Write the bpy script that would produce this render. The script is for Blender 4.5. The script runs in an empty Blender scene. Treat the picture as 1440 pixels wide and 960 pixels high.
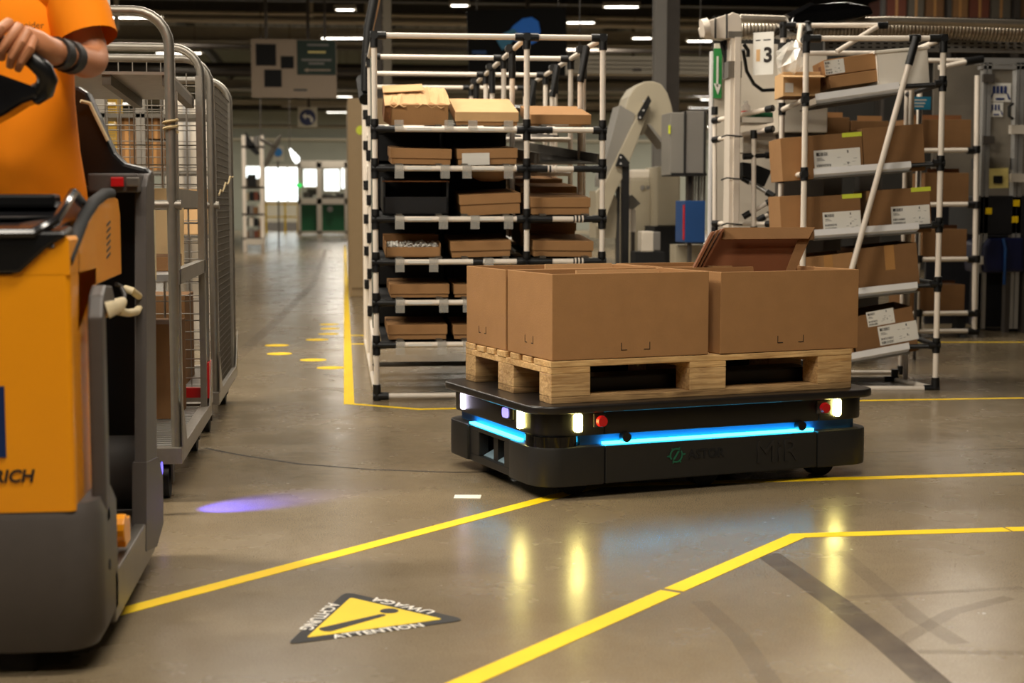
import bpy, bmesh, math, random
from mathutils import Vector, Matrix, Euler

random.seed(7)
SC = bpy.context.scene
COL = SC.collection
R = math.radians

# ------------------------------------------------------------------ camera
FPX = 2150.0                       # focal length in pixels of the 1440x960 frame
PITCH = math.atan(188.5 / FPX)
YAW = math.atan(242 / FPX)         # camera turned clockwise from the aisle direction (+Y)
CAMH = 0.9767
cam = bpy.data.cameras.new('camera')
cam.sensor_width = 36.0
cam.lens = 36.0 * FPX / 1440
cam.clip_end = 300
cam.dof.use_dof = True
cam.dof.focus_distance = 5.6
cam.dof.aperture_fstop = 3.6
cam_o = bpy.data.objects.new('camera', cam)
COL.objects.link(cam_o)
cam_o.location = (0, 0, CAMH)
cam_o.rotation_euler = (R(90) - PITCH, 0, -YAW)
SC.camera = cam_o

# ------------------------------------------------------------------ world, view
w = bpy.data.worlds.new('hall_surround')
SC.world = w
w.use_nodes = True
w.node_tree.nodes['Background'].inputs[0].default_value = (1.0, 0.86, 0.68, 1)
w.node_tree.nodes['Background'].inputs[1].default_value = 0.035
SC.view_settings.view_transform = 'Standard'
SC.view_settings.look = 'None'
SC.view_settings.gamma = 1.0
SC.view_settings.use_curve_mapping = False
SC.view_settings.exposure = -0.1

# ------------------------------------------------------------------ hall lamps (grid of tube fixtures under the roof)
LAMP_W = 1.0
LAMP_GRID = []                     # (x, y, z, power): fixtures are built further down with these lights inside
for (lx, ly, pw) in ((-3.6, 4.6, 420), (-3.4, 9.0, 190), (-1.2, 14.0, 120), (0.6, 8.6, 190), (-1.2, 0.4, 110),
                     (3.2, 10.6, 65), (0.5, 2.3, 180), (6.0, 15.5, 60), (-4.5, 19.0, 150), (1.5, 21.5, 130),
                     (7.5, 19.5, 90)):
    LAMP_GRID.append((lx, ly, 4.7, pw * LAMP_W))

# ------------------------------------------------------------------ pixel helpers (pixels of the photograph -> places in the hall)
_f = Vector((math.sin(YAW) * math.cos(PITCH), math.cos(YAW) * math.cos(PITCH), -math.sin(PITCH)))
_r = Vector((math.cos(YAW), -math.sin(YAW), 0))
_u = _r.cross(_f)
FWD = Vector((math.sin(YAW), math.cos(YAW), 0))
EYE = Vector((0, 0, CAMH))
def ray(px, py): return _f + _r * ((px - 720) / FPX) - _u * ((py - 480) / FPX)
def at(px, py, D):
    d = ray(px, py); return EYE + d * (D / d.dot(FWD))
def fl(px, py, z=0.0):
    d = ray(px, py); return EYE + d * ((z - CAMH) / d.z)
def onx(px, py, x):
    d = ray(px, py); return EYE + d * (x / d.x)
def ony(px, py, y):
    d = ray(px, py); return EYE + d * (y / d.y)
def local_hit(px, py, mat, axis, val):
    """where the pixel's ray meets the plane axis=val of a thing's own frame, in that frame"""
    mi = mat.inverted(); o = mi @ EYE; d = mi.to_3x3() @ ray(px, py)
    return o + d * ((val - o[axis]) / d[axis])
CAMROT = -YAW                      # rotation of things that face the camera squarely

# ------------------------------------------------------------------ materials
def lin(c):
    out = []
    for v in c[:3]:
        v = v / 255.0
        out.append(v / 12.92 if v <= 0.04045 else ((v + 0.055) / 1.055) ** 2.4)
    return out
MATS = {}
def M(name, c, rough=.5, metal=0., var=.12, scale=18., bump=0., bscale=None, spec=.5, stretch=None, coat=0., emit=None, estr=0., trans=0., alpha=1., detail=4):
    if name in MATS: return MATS[name]
    m = bpy.data.materials.new(name); m.use_nodes = True
    nt = m.node_tree; b = nt.nodes['Principled BSDF']
    c = lin(c)
    b.inputs['Roughness'].default_value = rough
    b.inputs['Metallic'].default_value = metal
    b.inputs['Specular IOR Level'].default_value = spec
    b.inputs['Coat Weight'].default_value = coat
    b.inputs['Transmission Weight'].default_value = trans
    b.inputs['Alpha'].default_value = alpha
    tc = nt.nodes.new('ShaderNodeTexCoord')
    src = tc.outputs['Object']
    if stretch:
        mp = nt.nodes.new('ShaderNodeMapping'); mp.inputs['Scale'].default_value = stretch
        nt.links.new(src, mp.inputs[0]); src = mp.outputs[0]
    n = nt.nodes.new('ShaderNodeTexNoise'); n.inputs['Scale'].default_value = scale; n.inputs['Detail'].default_value = detail
    nt.links.new(src, n.inputs['Vector'])
    mx = nt.nodes.new('ShaderNodeMix'); mx.data_type = 'RGBA'
    mx.inputs['A'].default_value = [max(0, v * (1 - var)) for v in c] + [1]
    mx.inputs['B'].default_value = [min(1, v * (1 + var)) for v in c] + [1]
    nt.links.new(n.outputs[0], mx.inputs['Factor'])
    nt.links.new(mx.outputs['Result'], b.inputs['Base Color'])
    if bump:
        bp = nt.nodes.new('ShaderNodeBump'); bp.inputs['Strength'].default_value = bump; bp.inputs['Distance'].default_value = .01
        src2 = n.outputs[0]
        if bscale:
            n2 = nt.nodes.new('ShaderNodeTexNoise'); n2.inputs['Scale'].default_value = bscale; n2.inputs['Detail'].default_value = 3
            nt.links.new(src, n2.inputs['Vector']); src2 = n2.outputs[0]
        nt.links.new(src2, bp.inputs['Height']); nt.links.new(bp.outputs[0], b.inputs['Normal'])
    if emit:
        b.inputs['Emission Color'].default_value = (*emit, 1)
        b.inputs['Emission Strength'].default_value = estr
    MATS[name] = m
    return m

# ------------------------------------------------------------------ mesh builder
class MB:
    def __init__(s): s.v = []; s.f = []
    def add(s, vs, fs, mat=None):
        o = len(s.v)
        s.v += [tuple((mat @ Vector(p)) if mat else p) for p in vs]
        s.f += [tuple(i + o for i in f) for f in fs]
        return s
    def box(s, x0, x1, y0, y1, z0, z1, mat=None):
        vs = [(x, y, z) for x in (x0, x1) for y in (y0, y1) for z in (z0, z1)]
        return s.add(vs, [(0, 1, 3, 2), (4, 6, 7, 5), (0, 4, 5, 1), (2, 3, 7, 6), (0, 2, 6, 4), (1, 5, 7, 3)], mat)
    def cbox(s, c, d, mat=None):
        return s.box(c[0] - d[0] / 2, c[0] + d[0] / 2, c[1] - d[1] / 2, c[1] + d[1] / 2, c[2] - d[2] / 2, c[2] + d[2] / 2, mat)
    def tube(s, pts, r, n=10, caps=True, mat=None, closed=False):
        """round bar along a polyline; r one radius or one per point"""
        pts = [Vector(p) for p in pts]; k = len(pts)
        rr = r if isinstance(r, (list, tuple)) else [r] * k
        vs = []; a = None
        for i, p in enumerate(pts):
            if closed: t = (pts[(i + 1) % k] - pts[i - 1]).normalized()
            elif i == 0: t = (pts[1] - p).normalized()
            elif i == k - 1: t = (p - pts[-2]).normalized()
            else: t = ((p - pts[i - 1]).normalized() + (pts[i + 1] - p).normalized()).normalized()
            if a is None: a = t.cross(Vector((0, 0, 1)) if abs(t.z) < .9 else Vector((1, 0, 0))).normalized()
            else: a = (a - t * a.dot(t)).normalized()      # carried along without twist
            b2 = t.cross(a).normalized()
            for j in range(n):
                q = 2 * math.pi * j / n
                vs.append(tuple(p + a * (math.cos(q) * rr[i]) + b2 * (math.sin(q) * rr[i])))
        fs = []
        m = k if closed else k - 1
        for i in range(m):
            for j in range(n):
                a0 = i * n + j; a1 = i * n + (j + 1) % n; b0 = ((i + 1) % k) * n + j; b1 = ((i + 1) % k) * n + (j + 1) % n
                fs.append((a0, b0, b1, a1))
        if caps and not closed:
            fs.append(tuple(range(n))); fs.append(tuple(range((k - 1) * n, k * n))[::-1])
        return s.add(vs, fs, mat)
    def prism(s, poly, z0, z1, mat=None):
        n = len(poly)
        vs = [(p[0], p[1], z0) for p in poly] + [(p[0], p[1], z1) for p in poly]
        fs = [tuple(range(n))[::-1], tuple(range(n, 2 * n))] + [(i, (i + 1) % n, (i + 1) % n + n, i + n) for i in range(n)]
        return s.add(vs, fs, mat)
    def loft(s, rings, caps=True, mat=None):
        n = len(rings[0]); vs = [p for r_ in rings for p in r_]; fs = []
        for i in range(len(rings) - 1):
            for j in range(n):
                fs.append((i * n + j, i * n + (j + 1) % n, (i + 1) * n + (j + 1) % n, (i + 1) * n + j))
        if caps: fs.append(tuple(range(n))[::-1]); fs.append(tuple(range((len(rings) - 1) * n, len(rings) * n)))
        return s.add(vs, fs, mat)
    def sphere(s, c, r, nu=12, nv=8, sc=(1, 1, 1), mat=None):
        rings = []
        for i in range(1, nv):
            t = math.pi * i / nv
            rings.append([(c[0] + r * sc[0] * math.sin(t) * math.cos(2 * math.pi * j / nu), c[1] + r * sc[1] * math.sin(t) * math.sin(2 * math.pi * j / nu), c[2] - r * sc[2] * math.cos(t)) for j in range(nu)])
        return s.loft(rings, True, mat)
    def build(s, name, mat, parent=None, smooth=False, bevel=0., seg=2, loc=None, rot=None):
        me = bpy.data.meshes.new(name)
        me.from_pydata(s.v, [], s.f)
        bm = bmesh.new(); bm.from_mesh(me)
        bmesh.ops.recalc_face_normals(bm, faces=bm.faces)
        if bevel:
            eds = [e for e in bm.edges if len(e.link_faces) == 2 and e.calc_face_angle(0) > .6]
            bmesh.ops.bevel(bm, geom=eds, offset=bevel, segments=seg, affect='EDGES', profile=.6)
        bm.to_mesh(me); bm.free()
        if smooth:
            me.polygons.foreach_set('use_smooth', [True] * len(me.polygons))
            try: me.set_sharp_from_angle(angle=R(38))
            except Exception: pass
        if isinstance(mat, str): mat = MATS[mat]
        me.materials.append(mat)
        o = bpy.data.objects.new(name, me); COL.objects.link(o)
        if parent: o.parent = parent
        if loc: o.location = loc
        if rot: o.rotation_euler = rot
        return o

def rrect(x0, x1, y0, y1, r, n=6):
    pts = []
    for (cx, cy, a0) in ((x1 - r, y1 - r, 0), (x0 + r, y1 - r, 90), (x0 + r, y0 + r, 180), (x1 - r, y0 + r, 270)):
        for i in range(n + 1):
            a = R(a0 + 90 * i / n); pts.append((cx + r * math.cos(a), cy + r * math.sin(a)))
    return pts

def empty(name, loc=(0, 0, 0), rz=0., rot=None):
    o = bpy.data.objects.new(name, None); COL.objects.link(o)
    o.empty_display_size = .1
    o.location = loc; o.rotation_euler = rot if rot else (0, 0, rz)
    return o
def tag(o, label, cat, group=None, kind=None):
    if label: o['label'] = label
    if cat: o['category'] = cat
    if group: o['group'] = group
    if kind: o['kind'] = kind
    return o
def struct(o): o['kind'] = 'structure'; return o
def part(name, mat, parent, fn, **k):
    b = MB(); fn(b); return b.build(name, mat, parent, **k)
def dup(o, parent=None, **k):
    c = o.copy(); COL.objects.link(c); c.parent = parent if parent else o.parent
    if 'loc' in k: c.location = k['loc']
    if 'rot' in k: c.rotation_euler = k['rot']
    return c
def text(name, s, size, mat, parent, loc, rot, extrude=.0006, shear=0., align='LEFT', bold=0., sx=1.):
    cu = bpy.data.curves.new(name, 'FONT'); cu.body = s; cu.size = size; cu.extrude = extrude
    cu.align_x = align; cu.align_y = 'BOTTOM_BASELINE'; cu.shear = shear; cu.offset = bold; cu.resolution_u = 3
    t = bpy.data.objects.new(name, cu); COL.objects.link(t)
    dg = bpy.context.evaluated_depsgraph_get(); dg.update()
    me = bpy.data.meshes.new_from_object(t.evaluated_get(dg))
    bpy.data.objects.remove(t); bpy.data.curves.remove(cu)
    me.materials.clear(); me.materials.append(MATS[mat] if isinstance(mat, str) else mat)
    o = bpy.data.objects.new(name, me); COL.objects.link(o)
    if parent: o.parent = parent
    o.location = loc; o.rotation_euler = rot; o.scale = (sx, 1, 1)
    return o
UPRIGHT = (R(90), 0, 0)            # text standing up and facing -Y

# common materials
M('white_pipe', (236, 224, 208), .38, var=.06, scale=9, bump=.02)
M('black_joint', (12, 12, 12), .45, var=.3, scale=40)
M('black_plastic', (11, 11, 11), .38, var=.2, scale=30)
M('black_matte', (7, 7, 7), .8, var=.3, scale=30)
M('card', (162, 121, 79), .8, var=.10, scale=14, bump=.12, bscale=160, spec=.2)
M('card_dark', (130, 95, 61), .82, var=.12, scale=14, bump=.12, bscale=160, spec=.2)
M('card_light', (208, 168, 120), .8, var=.10, scale=14, bump=.12, bscale=160, spec=.2)
M('card_edge', (120, 76, 40), .9, var=.3, scale=90)
M('card_inside', (150, 106, 64), .85, var=.1, scale=14)
M('ink', (34, 26, 20), .8, var=.2)
M('paper', (226, 222, 212), .7, var=.04, scale=12)
M('paper_print', (60, 58, 56), .8, var=.2)
M('galv', (150, 144, 134), .42, .85, var=.18, scale=25, bump=.03)
M('galv_dark', (104, 98, 88), .5, .7, var=.25, scale=22, bump=.05)
M('alu', (196, 194, 190), .34, .7, var=.08, scale=12, stretch=(1, 1, 12))
M('alu_lip', (236, 234, 232), .4, .1, var=.06, scale=14)
M('yellow_tape', (255, 208, 14), .6, var=.10, scale=7, bump=.02, spec=.3)
M('clear_plastic', (200, 196, 186), .25, var=.05, alpha=.35)
M('tag_yellow', (206, 214, 60), .6)
M('red', (190, 20, 22), .35, var=.1)
M('beige_paint', (188, 176, 148), .5, var=.07, scale=6)
M('pipe_pale', (176, 166, 148), .5, var=.1)
M('grey_paint', (120, 116, 110), .5, var=.08, scale=6)
M('darkgrey_paint', (60, 58, 55), .5, var=.1, scale=8)
M('white_paint', (210, 200, 184), .45, var=.05, scale=6)
M('blue_paint', (18, 66, 122), .45, var=.08)
M('green_paint', (14, 92, 52), .5, var=.1)
M('steel_dark', (78, 72, 66), .55, .3, var=.2, scale=8)
# ================================================================== the hall: floor, roof, walls
def floor_material():
    m = bpy.data.materials.new('polished_concrete'); m.use_nodes = True; MATS['floor'] = m
    nt = m.node_tree; N = nt.nodes; L = nt.links; b = N['Principled BSDF']
    tc = N.new('ShaderNodeTexCoord')
    def noise(scale, detail=4, rough=.55, vec=None):
        n = N.new('ShaderNodeTexNoise'); n.inputs['Scale'].default_value = scale; n.inputs['Detail'].default_value = detail; n.inputs['Roughness'].default_value = rough
        L.new(vec or tc.outputs['Object'], n.inputs['Vector']); return n.outputs[0]
    def ramp(src, pts):
        r = N.new('ShaderNodeValToRGB'); e = r.color_ramp.elements
        e[0].position, e[0].color = pts[0][0], (*pts[0][1], 1); e[1].position, e[1].color = pts[-1][0], (*pts[-1][1], 1)
        for p, c in pts[1:-1]: x = e.new(p); x.color = (*c, 1)
        L.new(src, r.inputs[0]); return r.outputs[0]
    def mul(a, c, f=1.):
        x = N.new('ShaderNodeMix'); x.data_type = 'RGBA'; x.blend_type = 'MULTIPLY'; x.inputs['Factor'].default_value = f
        L.new(a, x.inputs['A']); L.new(c, x.inputs['B']); return x.outputs['Result']
    base = ramp(noise(.9, 5, .6), [(.25, lin((126, 112, 89))), (.55, lin((134, 119, 95))), (.8, lin((142, 126, 101)))])
    speck = ramp(noise(260, 2), [(.36, (.6, .57, .52)), (.5, (1, 1, 1)), (.68, (1.15, 1.12, 1.08))])
    mid = ramp(noise(16, 4), [(.3, (.93, .92, .91)), (.6, (1, 1, 1)), (.8, (1.04, 1.03, 1.02))])
    col = mul(mul(base, speck, .8), mid)
    L.new(col, b.inputs['Base Color'])
    rr = ramp(noise(3.0, 5), [(.3, (.2, .2, .2)), (.7, (.3, .3, .3))])
    L.new(rr, b.inputs['Roughness'])
    b.inputs['Specular IOR Level'].default_value = .5
    bp = N.new('ShaderNodeBump'); bp.inputs['Strength'].default_value = .05; bp.inputs['Distance'].default_value = .004
    L.new(noise(90, 3), bp.inputs['Height']); L.new(bp.outputs[0], b.inputs['Normal'])
floor_material()
X0, X1, Y0, Y1, ZC = -13., 24., -8., 66., 7.6
floor = struct(part('floor', 'floor', None, lambda b: b.box(X0, X1, Y0, Y1, -.2, 0)))
floor['label'] = 'polished brown grey concrete floor of the hall'
M('ceiling_sheet', (104, 101, 94), .7, var=.2, scale=3)
M('wall_sheet', (150, 153, 140), .6, var=.08, scale=2)
M('beam_dark', (56, 53, 48), .6, var=.2, scale=4)
M('beam_light', (160, 152, 136), .55, var=.1, scale=4)

def ceil_fn(b):
    # corrugated roof sheet
    k = 0; x = X0; st = .5
    vs = []; 
    while x < X1:
        vs += [(x, 0), (x + st * .35, 0), (x + st * .5, .09), (x + st * .85, .09)]; x += st
    v = [(p[0], yy, ZC + p[1]) for yy in (Y0, Y1) for p in vs]; n = len(vs)
    b.add(v, [(i, i + 1, n + i + 1, n + i) for i in range(n - 1)])
struct(part('ceiling', 'ceiling_sheet', None, ceil_fn))
struct(part('wall_left', 'wall_sheet', None, lambda b: b.box(X0 - .2, X0, Y0, Y1, 0, ZC)))
struct(part('wall_right', 'wall_sheet', None, lambda b: b.box(X1, X1 + .2, Y0, Y1, 0, ZC)))
# back wall with a window opening (built as the pieces around the opening)
YB = 66.
wl = ony(372, 284, YB); wr = ony(421, 234, YB)
wx0, wx1, wz0, wz1 = wl.x, wr.x, wl.z, wr.z
wall_back = struct(part('wall_back', 'wall_sheet', None, lambda b: (b.box(X0, wx0, YB, YB + .2, 0, ZC), b.box(wx1, X1, YB, YB + .2, 0, ZC), b.box(wx0, wx1, YB, YB + .2, 0, wz0), b.box(wx0, wx1, YB, YB + .2, wz1, ZC))))
M('wall_pale', (196, 190, 170), .6, var=.05, scale=3)
M('sky_glow', (255, 255, 255), .5, emit=(.9, 1., 1.), estr=3.2)
win = struct(part('window_1', 'white_paint', None, lambda b: (b.box(wx0, wx0 + .06, YB - .03, YB + .1, wz0, wz1), b.box(wx1 - .06, wx1, YB - .03, YB + .1, wz0, wz1), b.box(wx0, wx1, YB - .03, YB + .1, wz0 - .05, wz0 + .05), b.box(wx0, wx1, YB - .03, YB + .1, wz1 - .05, wz1 + .05), b.box(wx0 + (wx1 - wx0) * .64, wx0 + (wx1 - wx0) * .64 + .06, YB - .03, YB + .1, wz0, wz1))))
part('window_pane', 'sky_glow', win, lambda b: b.box(wx0 + .06, wx0 + (wx1 - wx0) * .64, YB + .05, YB + .07, wz0 + .05, wz1 - .05))
part('window_pane', 'sky_glow', win, lambda b: b.box(wx0 + (wx1 - wx0) * .64 + .06, wx1 - .06, YB + .05, YB + .07, wz0 + .05, wz1 - .05))
part('sill_panel', 'wall_pale', win, lambda b: b.box(wx0 - .3, wx1 + .5, YB - .05, YB, .35, wz0 - .06))
part('skirting', 'grey_paint', win, lambda b: b.box(wx0 - .3, wx1 + .5, YB - .08, YB, 0, .35))
# wall rails
k = 1
for py, hh, mt in ((152, .22, 'beam_dark'), (146, .3, 'beam_light'), (196, .1, 'wall_pale')):
    z = ony(400, py, YB - .1).z
    struct(part('trim_%d' % k, mt, None, lambda b: b.box(X0, X1, YB - .25, YB - .01, z - hh / 2, z + hh / 2))); k += 1
# roof girders across the hall and purlin pipes
for (y, z, h, mt) in ((18, 5.75, .4, 'beam_dark'), (25, 5.7, .45, 'beam_dark'), (25.6, 5.1, .2, 'beam_light'), (32, 5.45, .5, 'beam_dark'), (39, 5.9, .45, 'beam_dark'), (39.5, 5.3, .3, 'beam_light'), (46, 5.9, .4, 'beam_dark'), (46.4, 4.6, .2, 'beam_light'), (54, 5.7, .4, 'beam_dark'), (54.3, 5.2, .3, 'beam_light')):
    def girder(b):
        b.box(X0, X1, y - .08, y + .08, z - h / 2, z + h / 2)
        b.box(X0, X1, y - .18, y + .18, z - h / 2 - .03, z - h / 2); b.box(X0, X1, y - .18, y + .18, z + h / 2, z + h / 2 + .03)
    struct(part('trim_%d' % k, mt, None, girder)); k += 1
for x in (-9, -4.5, 1.8, 8.5, 15):
    struct(part('trim_%d' % k, 'beam_dark', None, lambda b: b.box(x - .1, x + .1, 12, YB, 6.3, 6.6))); k += 1

# pipe and cable tray runs under the roof
rnp = random.Random(21)
for i in range(26):
    y = 20 + i * 1.55 + rnp.uniform(-.4, .4); z = rnp.uniform(3.9, 6.6)
    if z < 4.3 and y < 30: z += .8
    rr_ = rnp.choice((.04, .06, .09))
    struct(part('trim_%d' % k, rnp.choice(('pipe_pale', 'pipe_pale', 'beam_light', 'steel_dark', 'grey_paint')), None, lambda b: b.tube([(rnp.choice((X0, -6, -2)), y, z), (X1, y, z)], rr_, 8), smooth=True)); k += 1
for i in range(10):
    x = rnp.uniform(-7, 18); y = rnp.uniform(24, 50); z = rnp.uniform(3.8, 5.2)
    struct(part('trim_%d' % k, rnp.choice(('pipe_pale', 'steel_dark')), None, lambda b: b.tube([(x, y, z), (x, y, ZC)], .04, 8), smooth=True)); k += 1

# ------------------------------------------------------------------ marks painted, taped and worn on the floor
def ribbon(b, pts, w, z0=.0002, z1=.0012):
    P = [Vector((p[0], p[1])) for p in pts]; lft = []; rgt = []
    for i, p in enumerate(P):
        if i == 0: t = (P[1] - p).normalized(); s = 1
        elif i == len(P) - 1: t = (p - P[-2]).normalized(); s = 1
        else:
            t1 = (p - P[i - 1]).normalized(); t2 = (P[i + 1] - p).normalized(); t = (t1 + t2).normalized(); s = 1 / max(.4, t.dot(t1))
        nrm = Vector((-t.y, t.x)) * (w / 2 * s)
        lft.append(p + nrm); rgt.append(p - nrm)
    for i in range(len(P) - 1):
        b.prism([lft[i], rgt[i], rgt[i + 1], lft[i + 1]], z0, z1)
def tape(label, pxs, w=.05, cat='floor marking', name='floor_tape', z1=.0012):
    return tag(part(name, 'yellow_tape', None, lambda b: ribbon(b, [fl(*p) for p in pxs], w, z1=z1)), label, cat)
A0 = fl(491, 566)
tape('yellow floor tape running up the aisle beside the white pipe rack', [(491, 568), (485.2, 345)], .052)
tape('yellow floor tape across the front of the white pipe rack, passing behind the robot', [(491, 567.5), (590, 575.3), (900, 568), (1440, 559.5)], .04, z1=.001)
tape('long yellow floor tape running diagonally from the tow tractor to the robot and past it', [(60, 889), (765, 702), (840, 682.5), (1050, 676.5), (1440, 666)], .055)
tape('yellow floor tape piece in the foreground, cut off by the bottom edge of the view', [(600, 983), (943, 832)], .058)
tape('yellow floor tape piece with a bend, beyond the cut in the foreground tape', [(948, 829.5), (1122, 753), (1416, 744.5)], .056)
tape('short yellow floor tape piece at the far right of the foreground line', [(1419, 744.2), (1500, 742)], .056)
tape('first of two short yellow tape stubs joining the aisle line', [(493, 483.5), (516, 483.5)], .05)
tape('second, farther of two short yellow tape stubs joining the aisle line', [(492, 471.5), (514, 471.5)], .05)
tape('thin yellow tape line on the floor at the foot of the machine frames', [(1290, 481), (1460, 481)], .05)
dots = [((465, 517), .085), ((440.5, 506), .085), ((393, 497.3), .085), ((389.5, 485.5), .085), ((446, 477.5), .085), ((462, 469.5), .08), ((464, 462), .08), ((463, 456), .08)]
dl = ['nearest yellow floor dot, beside the aisle tape', 'second nearest yellow floor dot in the aisle', 'nearer yellow dot of the pair by the cage trolley', 'farther yellow dot of the pair by the cage trolley',
      'lone yellow dot in the middle of the aisle', 'nearest of three yellow dots beside the far aisle tape', 'middle of three yellow dots beside the far aisle tape', 'farthest of three yellow dots beside the far aisle tape']
for (pp, rad), lb in zip(dots, dl):
    c = fl(*pp)
    tag(part('floor_dot', 'yellow_tape', None, lambda b: b.prism([(c.x + rad * math.cos(2 * math.pi * i / 20), c.y + rad * math.sin(2 * math.pi * i / 20)) for i in range(20)], .0002, .0012)), lb, 'floor marking', 'yellow dots on the aisle floor')
# wear on the floor: tyre marks and a joint, lying in the floor itself
def wear_mat(name, c, a):
    m = M(name, c, .5, var=.3, scale=12)
    nt = m.node_tree; b = nt.nodes['Principled BSDF']
    tc = nt.nodes.new('ShaderNodeTexCoord'); n = nt.nodes.new('ShaderNodeTexNoise'); n.inputs['Scale'].default_value = 9; n.inputs['Detail'].default_value = 6
    nt.links.new(tc.outputs['Object'], n.inputs['Vector'])
    r = nt.nodes.new('ShaderNodeMapRange'); r.inputs[1].default_value = .3; r.inputs[2].default_value = .7; r.inputs[3].default_value = a * .5; r.inputs[4].default_value = a
    nt.links.new(n.outputs[0], r.inputs[0]); nt.links.new(r.outputs[0], b.inputs['Alpha'])
    return m
wear_mat('tyre_wear', (84, 70, 60), .42)
wear_mat('tyre_wear_faint', (92, 78, 66), .09)
wear_mat('joint_wear', (40, 34, 30), .6)
for pxs, wd, mt in (([(1078, 778), (1180, 850), (1250, 905), (1330, 975)], .075, 'tyre_wear'), ([(985, 845), (1040, 895), (1090, 970)], .05, 'tyre_wear_faint'), ([(1180, 775), (1290, 868), (1350, 905)], .05, 'tyre_wear_faint'),
                   ([(1290, 916), (1440, 918)], .03, 'tyre_wear_faint'), ([(1190, 840), (1440, 826)], .03, 'tyre_wear_faint'), ([(1260, 905), (1340, 860), (1420, 840)], .04, 'tyre_wear_faint'),
                   ([(288, 630), (340, 640), (420, 652), (520, 660), (640, 664), (760, 662)], .018, 'joint_wear'), ([(1200, 636), (1320, 634), (1440, 630)], .02, 'tyre_wear_faint'), ([(330, 505), (395, 445), (440, 400), (458, 350)], .09, 'tyre_wear_faint')):
    part('tyre_mark', mt, floor, lambda b: ribbon(b, [fl(*p) for p in pxs], wd, .0001, .0004))
c = fl(657.5, 698.5)
tag(part('paper_scrap', 'paper', None, lambda b: b.box(-.045, .045, -.03, .03, 0, .0015), loc=(c.x, c.y, .0003), rot=(0, 0, -.15)), 'small white paper scrap on the floor in front of the robot', 'paper')

# warning triangle
ta, tb, tc_ = fl(402, 907), fl(486, 832.5), fl(657, 872)
cen = (ta + tb + tc_) / 3
tri = tag(empty('warning_triangle', (cen.x, cen.y, 0)), 'black bordered yellow warning triangle with exclamation mark stuck to the floor', 'floor sign')
def shrink(P, k): return [(p.x - cen.x) * k for p in P], [(p.y - cen.y) * k for p in P]
def trip(k, rd=.0):
    P = [Vector(((p.x - cen.x) * k, (p.y - cen.y) * k)) for p in (ta, tb, tc_)]
    out = []
    for i in range(3):
        p = P[i]; a = (P[i - 1] - p).normalized(); c2 = (P[(i + 1) % 3] - p).normalized()
        q0 = p + a * rd; q1 = p + c2 * rd
        for s in (0, .33, .66, 1): out.append(tuple(q0.lerp(p, .55 * (1 - abs(2 * s - 1))).lerp(q1.lerp(p, .55 * (1 - abs(2 * s - 1))), s)))
    return out
M('sign_black', (24, 20, 18), .65, var=.3, scale=30)
M('sign_yellow', (255, 212, 10), .6, var=.06, scale=10)
M('sign_white', (245, 238, 226), .6, var=.1, scale=30)
part('border', 'sign_black', tri, lambda b: b.prism(trip(1., .03), .0004, .0016))
part('yellow_field', 'sign_yellow', tri, lambda b: b.prism(trip(.76, .01), .0016, .0022))
b0, b1 = fl(459, 886), fl(537, 866); dt = fl(547.5, 860)
def excl(b):
    p0 = Vector((b0.x - cen.x, b0.y - cen.y)); p1 = Vector((b1.x - cen.x, b1.y - cen.y)); t = (p1 - p0).normalized(); n = Vector((-t.y, t.x)); pl = []
    for i in range(7):
        a = math.pi * i / 6; pl.append(p0 - t * (math.sin(a) * .018 * .8) + n * (math.cos(a) * .021))
    for i in range(7):
        a = math.pi * i / 6; pl.append(p1 + t * (math.sin(a) * .01) - n * (math.cos(a) * .010))
    b.prism(pl, .0022, .0027)
part('exclamation_bar', 'sign_black', tri, excl)
part('exclamation_dot', 'sign_black', tri, lambda b: b.prism([(dt.x - cen.x + .023 * math.cos(2 * math.pi * i / 16), dt.y - cen.y + .023 * math.sin(2 * math.pi * i / 16)) for i in range(16)], .0022, .0027))
for (p, q, s, pw, fl_) in ((tc_, ta, 'ATTENTION', .5, 1), (ta, tb, 'ACHTUNG', .5, 1), (tb, tc_, 'UWAGA', .5, 1)):
    P = Vector((p.x, p.y)); Q = Vector((q.x, q.y)); d = (Q - P); ln = d.length; ang = math.atan2(d.y, d.x); mid = (P + Q) / 2 - Vector((cen.x, cen.y)); mid = mid * .955
    o = text('lettering', s, .045, 'sign_white', tri, (mid.x, mid.y, .0024), (0, 0, ang), extrude=.0002, align='CENTER', bold=.0008, sx=1.0)
    inw = -mid.normalized()
    # letters stand with their feet on the outer edge
    if Vector((-math.sin(ang), math.cos(ang))).dot(inw) < 0: o.rotation_euler[2] += math.pi
    o.scale = (pw * ln / max(.01, o.dimensions.x), 1, 1)
    off = Vector((-math.sin(o.rotation_euler[2]), math.cos(o.rotation_euler[2]))) * -.014
    o.location.x += off.x; o.location.y += off.y
# ================================================================== mobile robot, pallet and the boxes on it
TH = R(22.7) - YAW
uu = Vector((math.cos(TH), math.sin(TH), 0)); vv = Vector((-math.sin(TH), math.cos(TH), 0))
NEAR = EYE + _r * .1313 + FWD * 5.0816; NEAR.z = 0
RC = NEAR + uu * .6 + vv * .4
ZR = .32
M('robot_shell', (33, 32, 30), .42, var=.12, scale=24, bump=.04, bscale=300)
M('robot_upper', (14, 13, 13), .35, var=.15, scale=24)
M('robot_top', (30, 27, 25), .3, var=.4, scale=16, bump=.05)
M('robot_core', (44, 100, 150), .5, var=.05)  # blue glow of the LED strip put partly into this colour
M('led_cyan', (20, 190, 230), .4, emit=(.03, .6, 1.0), estr=15.)
M('lamp_warm', (255, 250, 230), .3, emit=(1., .84, .24), estr=55.)
M('lamp_cool', (255, 250, 255), .3, emit=(.86, .76, 1.), estr=6.)
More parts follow.
